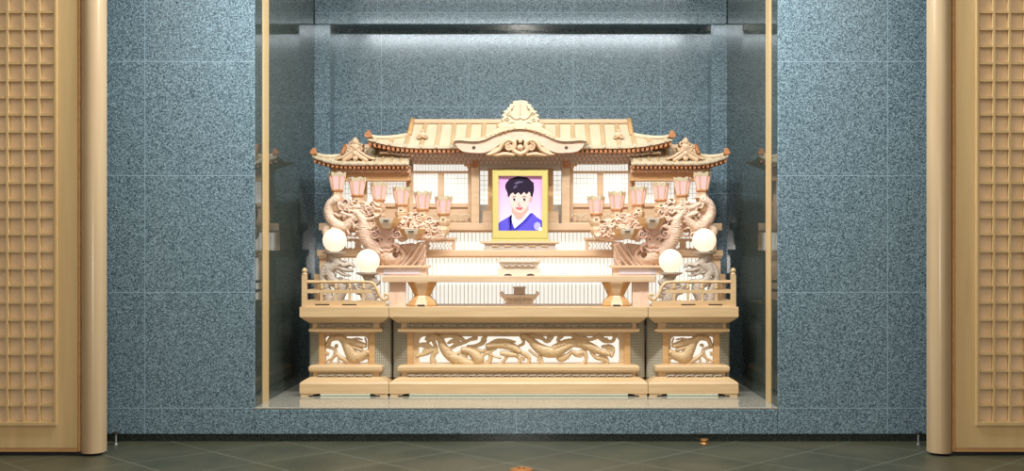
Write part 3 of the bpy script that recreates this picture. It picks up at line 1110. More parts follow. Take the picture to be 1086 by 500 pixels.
pic([(544.2, 227), (541.5, 230), (543, 237), (546.5, 243.5), (543, 246.4), (540, 246.4), (541, 240), (540, 232)], 5)
pic([(563.8, 225.8), (566.5, 227.5), (559, 235.5), (549, 244), (546, 246.4), (541.5, 246.4), (548, 241.5), (556, 234.5)], 5)
pic([(541, 203), (541.2, 211), (543, 218), (546.5, 223.2), (551, 226.2), (555, 225.6), (559, 222), (562, 216), (563.6, 209), (563.6, 203), (558, 197), (546, 197)], 2)   # face
pic(ell(564, 211, 1.6, 3.0), 3)                                                  # ear
pic([(539.5, 208), (540, 199), (543, 192), (551, 189.5), (560, 191), (565.6, 198), (565.4, 208), (563.6, 205), (562.4, 203.2), (559.5, 206.4), (557, 203.6), (553.5, 207), (551, 204), (547.5, 206.8), (545, 204.2), (542.6, 206), (541, 209)], 1)   # fringe
pic([(546, 194.2), (551, 192), (557, 192.6), (553, 194.2), (549, 195.6)], 8)
pic([(545, 199), (548, 196.4), (550, 197.4), (547, 200.2)], 8)
for cx in (546.6, 557.4):
    pic([(cx - 3, 209.2), (cx - .5, 208.1), (cx + 3, 209), (cx, 208.8)], 1)    # brows
    pic(ell(cx, 211.9, 2.3, 1.05), 6)
    pic(ell(cx, 211.8, 1.25, 1.15), 1)
    pic([(cx - 2.6, 211.6), (cx - .6, 210.4), (cx + 2.6, 211.4), (cx, 210.9)], 1)
pic([(551.6, 213), (550.2, 217.4), (551.4, 218.2), (553.8, 217.9), (552.6, 217.3)], 3)   # nose
pic([(547.6, 220.4), (550.4, 219.8), (551.9, 220.2), (553.4, 219.8), (556.2, 220.2), (553.8, 222), (551, 222.2)], 7)
pic(ell(571, 240, 3.6, 4.4), 9)
pic(ell(574.5, 243.5, 2.2, 2.4), 6)
m.build('photo_print', PM, t)

# ================================================================== THE SHRINE ON TOP
YC = 1.24             # shrine front wall


def roof(mb, hx, yf_, yr, yb, zr, ze, gx, lift, rib, nx=420, ny=44, mi_rib=1, thick=.016, pw=1.5):
    """hip-and-gable roof: front eave yf_, ridge yr, back eave yb; half width hx; gable at |x|<gx"""
    def height(x, y):
        d = (y - yf_) / (yr - yf_) if y <= yr else (yb - y) / (yb - yr)
        d = min(max(d, 0), 1)
        zf = ze + (zr - ze) * (.55 * d + .45 * d ** pw)
        if abs(x) > gx:
            q = (hx - abs(x)) / (hx - gx)
            zs = ze + (zr - ze) * .42 * (.6 * q + .4 * q ** 1.6)
            zf = min(zf, zs + .0)
        e = max(0, (abs(x) - hx * .62) / (hx * .38))
        zf += lift * e ** 2.2 * (1 - .55 * d)
        return zf
    xs = set(np.linspace(-hx, hx, 90).tolist())
    n = int(hx * 2 / rib)
    ribs = [(-hx + (k + .5) * 2 * hx / n) for k in range(n)]
    rw = rib * .17
    for r in ribs:
        xs |= {r - rw, r - rw * .8, r, r + rw * .8, r + rw}
    for s in (-1, 1):
        xs |= {s * gx, s * (gx + 1e-4)}
    xs = sorted(xs)
    ys = sorted(set(np.linspace(yf_, yr, ny // 2).tolist() + np.linspace(yr, yb, ny // 2).tolist()))
    vs, fs, mis = [], [], []
    for y in ys:
        for x in xs:
            z = height(x, y)
            r = min(abs(x - q) for q in ribs)
            if r < rw and abs(x) < gx + (hx - gx) * .9:
                z += .010 * math.sqrt(max(0, 1 - (r / rw) ** 2))
            vs.append((x, y, z))
    NX = len(xs)
    K = len(vs)
    vs += [(x, y, height(x, y) - thick) for y in ys for x in xs]
    f2, m2 = [], []
    for j in range(len(ys) - 1):
        for i in range(NX - 1):
            a = j * NX + i
            f2.append((a, a + 1, a + NX + 1, a + NX))
            xm = (xs[i] + xs[i + 1]) / 2
            m2.append(mi_rib if min(abs(xm - q) for q in ribs) < rw * .99 else 0)
            f2.append((K + a + NX, K + a + NX + 1, K + a + 1, K + a)); m2.append(0)
    for j in range(len(ys) - 1):
        for i in (0, NX - 1):
            a = j * NX + i
            f2.append((a, a + NX, K + a + NX, K + a)); m2.append(0)
    for i in range(NX - 1):
        for j in (0, len(ys) - 1):
            a = j * NX + i
            f2.append((a, a + 1, K + a + 1, K + a)); m2.append(0)
    b = len(mb.v)
    mb.add(vs, f2, 0)
    mb.mi[-len(f2):] = m2
    return height


def bracket_cell(m, x, z, y, step, dz, rows=3):
    """one bay of three stepped bracket rows: a continuous course with a rounded block below it"""
    for r in range(rows):
        yy = y + r * .034
        zt = z - r * dz
        off = step * .5 * (r % 2)
        w = step * .5
        m.box(x - w, x + w, yy + .008, yy + .06, zt - dz, zt, 1)
        poly = [(x + off + w * .62 * math.cos(a), zt - dz * .45 - dz * .62 * math.sin(a)) for a in np.linspace(0, PI, 7)]
        m.prism([(x + off + w * .62, zt), (x + off - w * .62, zt)] + poly[::-1], yy, yy + .03, 0)


def eave_rows(parent, height, hx, y0, depth_rows, step, x_from=None, x_to=None):
    """rafter ends and stepped bracket blocks under an eave, as one patterned part each"""
    xa = -hx if x_from is None else x_from
    xb = hx if x_to is None else x_to
    for kind, (yin, dz0, dz1, mats, zig) in depth_rows.items():
        m = MB(AX + parent.get('off', 0.0))
        n = int((xb - xa) / step)
        for k in range(n):
            x = xa + (k + .5) * (xb - xa) / n
            if kind == 'rafters':
                z = height(x, y0 + yin) - .016
                w = step * .30
                m.box(x - w, x + w, y0 + yin, y0 + yin + .16, z - dz1, z - dz0 - .004 * 0, 1)
                m.box(x - step * .5, x + step * .5, y0 + yin + .012, y0 + yin + .17, z - dz0 + .002 - dz1 * .3, z - dz0, 0)
            else:
                e = min(1, max(0, (abs(x) - hx * .62) / (hx * .38)))
                rows = 3 if abs(x) < U(117, y0 + .1) else 2 if abs(x) < U(121, y0 + .1) else 1 if abs(x) < U(139, y0 + .1) else 0
                bracket_cell(m, x, height(x, y0) - .016 - dz0, y0 + yin, step, (dz1 - dz0) / 3, rows)
        m.build(kind, mats, parent)


def beam(parent, name, mat, x0, x1, y0, y1, z0, z1, s=1, ox=0.0, bevel=.002):
    return MB(AX + ox, s).box(x0, x1, y0, y1, z0, z1).build(name, mat, parent, bevel=bevel)


def shoji(parent, x0, x1, y, z0, z1, ox=0.0, s=1, nx=None, nz=None):
    o = MB(AX + ox, s).box(x0, x1, y, y + .012, z0, z1).build('shoji_panel', LITW, parent)
    m = MB(AX + ox, s)
    nx = nx or max(2, int(round((x1 - x0) / .022)))
    nz = nz or max(1, int(round((z1 - z0) / .032)))
    for k in range(1, nx):
        x = x0 + (x1 - x0) * k / nx
        m.box(x - .0013, x + .0013, y - .004, y - .0008, z0, z1)
    for k in range(1, nz):
        z = z0 + (z1 - z0) * k / nz
        m.box(x0, x1, y - .0035, y - .0009, z - .0013, z + .0013)
    m.build('lattice', SLAT, o)
    return o


Zc = lambda py: H(py, YC)
X_ = lambda px: U(552.2 - px, YC)       # distance from the axis of a left-hand column
shrine = thing('altar_shrine', 'pale wood shrine with tiled roof and carved gable at the top of the altar', 'shrine', (AX, YC, zc1))
# main roof
YF, YR, YK = 1.04, 1.33, 1.60
zr, ze = H(130.5, YR), H(155.0, YF)
hxr, gxr = U(162, YF), U(115, YR)
m = MB(AX)
hfun = roof(m, hxr, YF, YR, YK, zr, ze, gxr, .055, .0985)
m.build('roof', [ROOFW, RIBW], shrine, True, auto=25)
MB(AX).box(-gxr + .012, gxr - .012, YR - .022, YR + .022, zr - .006, H(126.8, YR)).build('ridge', HINOKI_X, shrine, bevel=.006)
for s in (-1, 1):
    # gable descending ridge with its orange end face, and the hip ridge sweeping to the tip
    pts = [(gxr, YR - .005, H(127, YR), .017), (gxr + .002, YR - .05, hfun(gxr - .01, YR - .05) + .014, .017), (gxr + .004, YR - .11, hfun(gxr - .01, YR - .11) + .012, .017), (gxr + .004, YR - .15, hfun(gxr - .01, YR - .15) + .010, .016)]
    MB(AX, s).tube(pts, 8).build('gable_ridge', MIDO, shrine, True)
    pth = []
    for k in range(12):
        q = k / 11
        x = gxr + (hxr - gxr) * (.06 + .98 * q)
        y = (YR - .14) + (YF - YR + .14) * (q ** .9)
        z = hfun(min(x, hxr), max(y, YF)) + .012 + .018 * max(0, q - .75)
        pth.append((x, y, z, .017 - .004 * q))
    MB(AX, s).tube(pth, 8).build('hip_ridge', ROOFW, shrine, True)
    tx, ty, tz, _ = pth[-1]
    MB(AX, s).prism([(tx - .045, tz - .012), (tx - .028, tz + .03), (tx - .012, tz + .032), (tx + .012, tz - .005), (tx - .01, tz - .02)], ty - .016, ty + .016).build('ridge_end_tile', ENDG, shrine, bevel=.003)
    # carved boss near the roof end
    bx, by = U(552 - 448, 1.16), 1.16
    bz = hfun(bx, by)
    m = MB(AX, s)
    carve(m, (441, 455, 133, 148), [DI(448, 143, 3.5, 1, .5), SP(444.8, 144.4, 2.6, 1.2, 0, 1, 1, .8, .4), SP(451.2, 144.4, 2.6, 1.2, PI, -1, 1, .8, .4), DI(448, 139, 2, 1, .5)], 1.13, .4, .012, .02)
    if s < 0:
        m = MB(AX)
        carve(m, (441, 455, 133, 148), [DI(448, 143, 3.5, 1, .5), SP(444.8, 144.4, 2.6, 1.2, 0, 1, 1, .8, .4), SP(451.2, 144.4, 2.6, 1.2, PI, -1, 1, .8, .4), DI(448, 139, 2, 1, .5)], 1.13, .4, .012, .02)
    else:
        m = MB(AX, -1)
        carve(m, (441, 455, 133, 148), [DI(448, 143, 3.5, 1, .5), SP(444.8, 144.4, 2.6, 1.2, 0, 1, 1, .8, .4), SP(451.2, 144.4, 2.6, 1.2, PI, -1, 1, .8, .4), DI(448, 139, 2, 1, .5)], 1.13, .4, .012, .02)
    m.build('roof_boss', HINOKI, shrine, True)
# round end tiles along the eave
m = MB(AX)
nt_ = int(hxr * 2 / .0985)
for k in range(nt_):
    x = -hxr + (k + .5) * 2 * hxr / nt_
    z = hfun(x, YF) - .001
    n = 10
    vs = [(x, YF - .006, z)] + [(x + .011 * math.cos(2 * PI * i / n), YF - .006, z + .011 * math.sin(2 * PI * i / n)) for i in range(n)] + [(x + .011 * math.cos(2 * PI * i / n), YF + .02, z + .011 * math.sin(2 * PI * i / n)) for i in range(n)]
    m.add(vs, [(0, 1 + i, 1 + (i + 1) % n) for i in range(n)] + [(1 + i, 1 + (i + 1) % n, 1 + n + (i + 1) % n, 1 + n + i) for i in range(n)])
m.build('eave_end_tiles', ROOFW, shrine, True, auto=40)
eave_rows(shrine, hfun, hxr, YF, {'rafters': (.012, .004, .032, [HINOKI, ENDG], 0), 'brackets': (.06, .028, .092, [PINKW, GREYW], 1)}, .0305)
# wall plate behind the brackets
beam(shrine, 'wall_plate', GREYW, -U(118, YC), U(118, YC), YC - .03, YC + .22, Zc(172), Zc(158))
beam(shrine, 'ceiling_board', HINOKI, -hxr * .93, hxr * .93, YF + .06, YK - .03, ze - .045, ze - .03)
# karahafu gable in the middle
yg = .985
gp = lambda px, py: (U(px - 552.2, yg), H(py, yg))
top = [(482, 150.5), (488, 149.6), (500, 150.6), (510, 150.2), (520, 146.6), (530, 141.8), (540, 138.6), (552.2, 137.3)]
bot = [(552.2, 148.6), (540, 149.8), (531, 153.2), (523, 158.6), (514, 162.2), (503, 162.4), (492, 161), (486, 157)]
topc = [tuple(p) for p in catmull(top, 5)]
botc = [tuple(p) for p in catmull(bot, 5)]


def mirror_poly(left_top, left_bot):
    T1 = left_top + [(1104.4 - x, y) for x, y in left_top[::-1][1:]]
    B1 = [(1104.4 - x, y) for x, y in left_bot[::-1]] + left_bot[1:]
    return [gp(*p) for p in T1 + B1]


MB(AX).prism(mirror_poly(topc, botc), yg, yg + .03).build('gable_board', PINKW, shrine, bevel=.003)
# curved roof of the gable running back to the main slope
vs, fs = [], []
line = topc + [(1104.4 - x, y) for x, y in topc[::-1][1:]]
for p in line:
    x, z = gp(*p)
    for yy, dz in ((yg - .022, 0.001), (yg - .022, .022), (1.22, .022), (1.22, 0.001)):
        vs.append((x, yy, z + dz))
for i in range(len(line) - 1):
    for k in range(4):
        a = i * 4 + k
        b = i * 4 + (k + 1) % 4
        fs.append((a, b, b + 4, a + 4))
fs += [(0, 1, 2, 3), tuple(4 * (len(line) - 1) + k for k in (3, 2, 1, 0))]
MB(AX).add(vs, fs).build('gable_roof', ROOFW, shrine, True, auto=30)
# tiers of carved rolls over the gable top
m = MB(AX)
st = []
for k in range(7):
    q = k / 6
    x = 552.2 - 36 + 30 * q
    st.append(DI(x, 145.5 - 9.5 * q ** .9, 2.3, 1.2, .4))
for k in range(7):
    q = k / 6
    x = 1104.4 - (552.2 - 36 + 30 * q)
    st.append(DI(x, 145.5 - 9.5 * q ** .9, 2.3, 1.2, .4))
st += [T([(516, 144.5, 1.6), (526, 139.5, 2.2), (538, 134.8, 2.6), (552.2, 133.4, 3.2), (566.4, 134.8, 2.6), (578.4, 139.5, 2.2), (588.4, 144.5, 1.6)], .9, .3)]
carve(m, (508, 597, 128, 150), st, yg - .004, .45, .014, .03)
m.build('gable_crest', HINOKI, shrine, True)
# carved pendant of twin scrolls
m = MB(AX)
st = []
for s in (1, -1):
    R = lambda pts: [(552.2 + s * (p[0] - 552.2), p[1], p[2]) for p in pts]
    st += [T(R([(552.2, 164, 2.6), (545.5, 160, 2.8), (546, 152.5, 2.8), (540, 149, 2.6), (534, 152.6, 2.6), (529.5, 159.5, 2.4), (522, 164, 1.6)]), 1.6, .4),
           SP(552.2 + s * (-11.4), 156.4, 4.4, 1.5, -PI / 2, -s, 1.5, 1.2, .4), DI(552.2 + s * (-11.4), 156.8, 2.6, 1.0, .3),
           T(R([(545, 164.5, 1.8), (536, 163.5, 2.2), (527, 164.8, 1.8), (517, 164, 1.2)]), 1.0, .3),
           T(R([(531, 156, 1.2), (525, 159, 1.4), (519, 163.6, 1.2)]), .9, .3),
           DI(552.2 + s * (-5.4), 151, 2.0, 1.2, .3)]
st += [DI(552.2, 157, 3.6, 1.6, .4), DI(552.2, 150.4, 2.6, 1.4, .4), DI(552.2, 164, 2.6, 1.3, .4)]
carve(m, (510, 595, 146, 168), st, yg + .006, .4, .018, .02, noise=.06)
m.build('gable_pendant', HINOKI, shrine, True)
m = MB(AX)
for s in (-1, 1):
    x, z = gp(552.2 + s * 49, 156.6)
    n = 12
    vs = [(x + r * math.cos(2 * PI * i / n), yg + dy, z + r * math.sin(2 * PI * i / n)) for r, dy in ((.011, .002), (.011, -.004), (.006, -.008)) for i in range(n)]
    fs = [(j * n + i, j * n + (i + 1) % n, (j + 1) * n + (i + 1) % n, (j + 1) * n + i) for j in range(2) for i in range(n)] + [tuple(2 * n + i for i in range(n))]
    m.add(vs, fs)
m.build('nail_covers', plain('dark_nail_cover', (.10, .06, .03), .5), shrine, True, auto=40)
# tall crest tile on top of the gable
half = [(552.2, 106.4), (547, 107), (543.2, 108.2), (545, 109.8), (540.4, 111), (541, 113.2), (537.6, 115), (538.6, 116.6), (533.6, 118), (536.2, 120.2), (531.6, 122.4), (534.6, 124.4), (531.4, 127), (534.5, 129.4), (527.5, 132.4), (530, 136.5), (552.2, 137)]
poly = half + [(1104.4 - x, y) for x, y in half[::-1][1:-1]]
st = [PO(poly, .5)]
for s in (1, -1):
    q = lambda x: 552.2 + s * (x - 552.2)
    st += [DI(q(543.6), 115.4, 1.1, 1.2, .6), SP(q(539.5), 121, 2.2, 1.2, 0, s, .7, .9, .5), SP(q(538.6), 127.2, 2.6, 1.3, PI, s, .8, .9, .5),
           T([(q(545), 112, .8), (q(541.5), 118, 1.0), (q(543.5), 124, 1.1), (q(548.5), 126.5, 1.1), (552.2, 124.5, 1.2)], .9, .5),
           T([(q(536), 134, 1.2), (q(543), 129.6, 1.6), (q(549), 131, 1.6), (552.2, 129.5, 1.4)], .9, .5)]
st += [T([(552.2, 109, .8), (552.2, 116, 1.1), (552.2, 122, .9)], .8, .5)]
m = MB(AX)
carve(m, (525, 580, 105, 138), st, yg + .04, .4, .014, .05)
m.build('crest_tile', ROOFW, shrine, True)

# columns, lintel, shoji
for s in (-1, 1):
    c = X_(504.6)
    MB(AX, s).box(c - U(4.3, YC), c + U(4.3, YC), YC - .07, YC - .018, zc1, Zc(170)).build('column', HINOKI, shrine, bevel=.003)
    MB(AX, s).box(c - U(3.2, YC), c + U(3.2, YC), YC - .083, YC - .0705, Zc(179), Zc(170.5)).build('beam_end', ENDG, shrine, bevel=.003)
    MB(AX, s).box(c - U(5.5, YC), c + U(5.5, YC), YC - .078, YC - .012, Zc(170), Zc(167)).build('capital', GREYW, shrine, bevel=.002)
    m = MB(AX, s)
    m.prism([(X_(499.8), Zc(171.5)), (X_(491), Zc(172)), (X_(489.6), Zc(174)), (X_(492.5), Zc(175.4)), (X_(492.8), Zc(177.2)), (X_(495.5), Zc(177)), (X_(496.4), Zc(180)), (X_(499.8), Zc(179.6))], YC - .06, YC - .03)
    m.build('beam_nose', MIDO, shrine, bevel=.003)
    # wall posts and rails
    MB(AX, s).box(X_(438.5), X_(434), YC - .012, YC + .03, zc1, Zc(172)).build('post', HINOKI, shrine, bevel=.002)
    MB(AX, s).box(X_(471), X_(464.5), YC - .008, YC + .02, Zc(219), Zc(184)).build('post', HINOKI, shrine, bevel=.002)
    MB(AX, s).box(X_(500.2), X_(496.3), YC - .010, YC + .03, zc1, Zc(172)).build('post', HINOKI, shrine, bevel=.002)
    MB(AX, s).box(X_(496.3), X_(438.5), YC - .009, YC + .02, Zc(184.2), Zc(181.6)).build('rail', HINOKI_X, shrine)
    MB(AX, s).box(X_(496.3), X_(438.5), YC - .009, YC + .02, Zc(220), Zc(215.8)).build('rail', HINOKI_X, shrine)
    MB(AX, s).box(X_(496.3), X_(438.5), YC + .006, YC + .02, zc1, Zc(220)).build('dado', HINOKI, shrine)
    shoji(shrine, X_(496.3), X_(438.5), YC + .008, Zc(181.6), Zc(172), 0, s, nx=18, nz=1)
    shoji(shrine, X_(464.5), X_(438.5), YC + .008, Zc(215.8), Zc(184.2), 0, s)
    shoji(shrine, X_(496.3), X_(471), YC + .008, Zc(215.8), Zc(184.2), 0, s)
    shoji(shrine, X_(517.5), X_(509), YC + .03, Zc(217), Zc(181), 0, s)
    MB(AX, s).box(X_(524), X_(517.5), YC + .0, YC + .04, zc1, Zc(178)).build('post', MIDO, shrine, bevel=.002)
    MB(AX, s).box(X_(517.5), X_(500.2), YC + .02, YC + .042, zc1, Zc(217)).build('dado', GREYW, shrine)
    # low rail of interlaced arches in front of the shoji
    m = MB(AX, s)
    for k in range(5):
        cx = 500 - 5 - k * 11.5
        if cx < 440:
            break
        for r in (5.4,):
            arc = [(X_(cx + r * math.cos(a)), YC - .045, Zc(236.6 - 9 * math.sin(a)), .0042) for a in np.linspace(0.03, PI - .03, 12)]
            m.tube(arc, 6)
            arc = [(X_(cx + 5.75 + r * math.cos(a)), YC - .040, Zc(236.6 - 8 * math.sin(a)), .0036) for a in np.linspace(0.03, PI - .03, 12)]
            m.tube(arc, 6)
    m.build('arched_railing', ROOFW, shrine, True)
    MB(AX, s).box(X_(500), X_(440), YC - .052, YC - .036, zc1, zc1 + .008).build('railing_sill', HINOKI, shrine)
MB(AX).prism([(-X_(509), Zc(170.2)), (X_(509), Zc(170.2)), (X_(509), Zc(181)), (X_(517), Zc(179.5)), (0, Zc(178.6)), (-X_(517), Zc(179.5)), (-X_(509), Zc(181))], YC - .066, YC - .022).build('lintel', GREYW, shrine, bevel=.003)
MB(AX).box(-X_(524), X_(524), YC + .0, YC + .03, Zc(230), Zc(182)).build('door_board', HINOKI, shrine)
for k in range(3):
    MB(AX).box(-X_(512), X_(512), YC - .06 + .02 * k, YC + .0, zc1 + .028 * k, zc1 + .028 * (k + 1)).build('stair', HINOKI, shrine)
beam(shrine, 'rear_wall', HINOKI, -U(117, YC), U(117, YC), YC + .20, YC + .22, zc1, Zc(160))
for s in (-1, 1):
    MB(AX, s).box(U(116.5, YC), U(118, YC), YC + .03, YC + .2, zc1, Zc(160)).build('side_wall', HINOKI, shrine)


# side wings of the shrine
def wing(s, label):
    WX = U(552.2 - 389, 1.24)          # centre of the wing roof from the axis
    t = thing('shrine_wing', label, 'shrine wing', (AX + s * U(167, YC), YC, zc1), 'roofed wings beside the shrine')
    yf_, yr_, yb_ = 1.03, 1.26, 1.50
    hx_ = U(552.2 - 332, yf_) - U(552.2 - 432, yf_)
    xo = U(552.2 - 332, yf_)           # outer eave tip
    xi = U(552.2 - 434, yf_)
    hw = (xo - xi)
    # half-roof: build a symmetric roof about xi and keep the outer half
    zr_, ze_ = H(157, yr_), H(172.6, yf_)
    mm = MB()
    hf = roof(mm, hw, yf_, yr_, yb_, zr_, ze_, hw * .72, .050, .060, ny=36)
    keep, remap, m = {}, [], MB(AX + s * xi, s)
    vs, fs, mi = [], [], []
    for f, q in zip(mm.f, mm.mi):
        if all(mm.v[i][0] > -1e-6 for i in f):
            g = []
            for i in f:
                if i not in keep:
                    keep[i] = len(vs)
                    vs.append(mm.v[i])
                g.append(keep[i])
            fs.append(tuple(g)); mi.append(q)
    m.v = [(m.ox + s * x, y, z) for x, y, z in vs]
    m.f, m.mi = fs, mi
    m.build('roof', [ROOFW, RIBW], t, True, auto=25)
    W = lambda px: U(552.2 - px, 1.2)
    ox = AX + s * xi
    MB(ox, s).box(.285, hw * .72, yr_ - .018, yr_ + .018, zr_ - .004, zr_ + .022).build('ridge', HINOKI_X, t, bevel=.004)
    g = hw * .72
    MB(ox, s).tube([(g, yr_, zr_ + .016, .015), (g + .002, yr_ - .05, hf(g - .01, yr_ - .05) + .014, .015), (g + .004, yr_ - .11, hf(g - .01, yr_ - .11) + .012, .014)], 8).build('gable_ridge', ENDG, t, True)
    pth = []
    for k in range(10):
        q = k / 9
        x = g + (hw - g) * (.1 + .95 * q)
        y = (yr_ - .10) + (yf_ - yr_ + .10) * q
        pth.append((x, y, hf(min(x, hw), max(y, yf_)) + .011 + .016 * max(0, q - .6), .015 - .003 * q))
    MB(ox, s).tube(pth, 8).build('hip_ridge', ROOFW, t, True)
    tx, ty, tz, _ = pth[-1]
    MB(ox, s).prism([(tx - .04, tz - .012), (tx - .03, tz + .028), (tx - .012, tz + .03), (tx + .01, tz - .004), (tx - .008, tz - .018)], ty - .014, ty + .014).build('ridge_end_tile', ENDG, t, bevel=.003)
    # eave end tiles, rafters, brackets
    m = MB(ox, s)
    n_ = int(hw / .0604)
    for k in range(n_ + 1):
        x = min(hw - .004, (k + .5) * hw / (n_ + .5))
        z = hf(x, yf_) - .002
        q = 8
        vs = [(x + .009 * math.cos(2 * PI * i / q), yy, z + .009 * math.sin(2 * PI * i / q)) for yy in (yf_ - .005, yf_ + .015) for i in range(q)]
        m.add(vs, [tuple(range(q)), tuple(range(2 * q - 1, q - 1, -1))] + [(i, (i + 1) % q, q + (i + 1) % q, q + i) for i in range(q)])
    xs_ = [min(hw - .004, k * hw / 24) for k in range(25)]
    for xa_, xb_ in zip(xs_, xs_[1:]):
        za_, zb_ = hf(xa_, yf_) - .010, hf(xb_, yf_) - .010
        m.add([(x, yy, z + dz) for x, z in ((xa_, za_), (xb_, zb_)) for yy in (yf_ - .003, yf_ + .012) for dz in (0, .009)], [(0, 1, 3, 2), (4, 6, 7, 5), (0, 4, 5, 1), (2, 3, 7, 6), (0, 2, 6, 4), (1, 5, 7, 3)])
    m.build('eave_end_tiles', ROOFW, t, True, auto=40)
    m = MB(ox, s)
    step = .0285
    n_ = int(hw / step)
    for k in range(n_):
        x = (k + .5) * hw / n_
        z = hf(x, yf_ + .012) - .017
        m.box(x - step * .28, x + step * .28, yf_ + .012, yf_ + .16, z - .026, z, 1)
        m.box(x - step * .5, x + step * .5, yf_ + .022, yf_ + .17, z - .010, z - .001, 0)
    m.build('rafters', [HINOKI, ENDG], t)
    m = MB(ox, s)
    for k in range(int(n_ * .80)):
        x = (k + .5) * hw / n_
        bracket_cell(m, x, ze_ - .040, yf_ + .05, step, .021)
    m.build('brackets', [MIDO, PINKW], t)
    MB(ox, s).box(0.004, hw * .84, yf_ + .09, yf_ + .30, ze_ - .112, ze_ - .03).build('wall_plate', MIDO, t)
    # front gable ornament
    cxg = 377 if s < 0 else 1104.4 - 377
    st = []
    for q in (1, -1):
        R = lambda pts: [(cxg + q * (p[0] - 377), p[1], p[2]) for p in pts]
        st += [T(R([(377, 158, 1.6), (371, 162, 1.6), (364, 166.6, 1.6), (357, 169, 1.2)]), .9, .3),
               T(R([(377, 162, 2.4), (371, 166.5, 2.6), (365, 169.8, 2)]), .8, .2),
               SP(cxg + q * 4, 153.6, 3.2, 1.2, 0, q, 1.2, .9, .4), SP(cxg + q * 5.5, 158.4, 2.6, 1.2, PI, q, 1.1, .8, .4)]
    st += [DI(cxg, 150.6, 3.6, 1.3, .4), DI(cxg, 156, 4.6, 1.1, .4), DI(cxg, 163, 3.2, 1.1, .4), DI(cxg, 168, 3, .8, .3), DI(cxg, 147.2, 1.6, 1, .4)]
    m = MB(AX)
    carve(m, (cxg - 23, cxg + 23, 144, 172), st, yf_ + .03, .4, .014, .07, ax=552.0)
    m.build('gable_ornament', HINOKI, t, True)
    # wall with lit shoji between posts
    ZW = Zc
    yw = YC + .0
    MB(AX, s).box(X_(434), X_(354), yw - .012, yw + .02, ZW(190), ZW(184)).build('rail', MIDO, t)
    MB(AX, s).box(X_(434), X_(354), yw - .012, yw + .02, ZW(219.5), ZW(215.6)).build('rail', HINOKI_X, t)
    MB(AX, s).box(X_(434.5), X_(354), yw + .004, yw + .02, zc1, ZW(219.5)).build('dado', HINOKI, t)
    for a, b in ((433.8, 431), (389.5, 384.5), (362.5, 358.5)):
        MB(AX, s).box(X_(a), X_(b), yw - .016, yw + .02, zc1, ZW(184)).build('post', HINOKI if a < 430 else MIDO, t, bevel=.002)
    shoji(t, X_(431), X_(389.5), yw + .006, ZW(215.6), ZW(190), 0, s)
    shoji(t, X_(384.5), X_(362.5), yw + .006, ZW(215.6), ZW(190), 0, s)
    MB(AX, s).box(X_(434.2), X_(356), yw + .18, yw + .2, zc1, ZW(176)).build('rear_wall', HINOKI, t)
    MB(AX, s).box(X_(359), X_(356), yw + .02, yw + .18, zc1, ZW(180)).build('side_wall', HINOKI, t)
    return t


wing(-1, 'roofed shrine wing with orange rafters at the left, behind the lanterns')
wing(1, 'roofed shrine wing with orange rafters at the right, behind the lanterns')

# ================================================================== CARVED DRAGON STANDS AND LANTERNS
YL = .88
AXL = 551.4


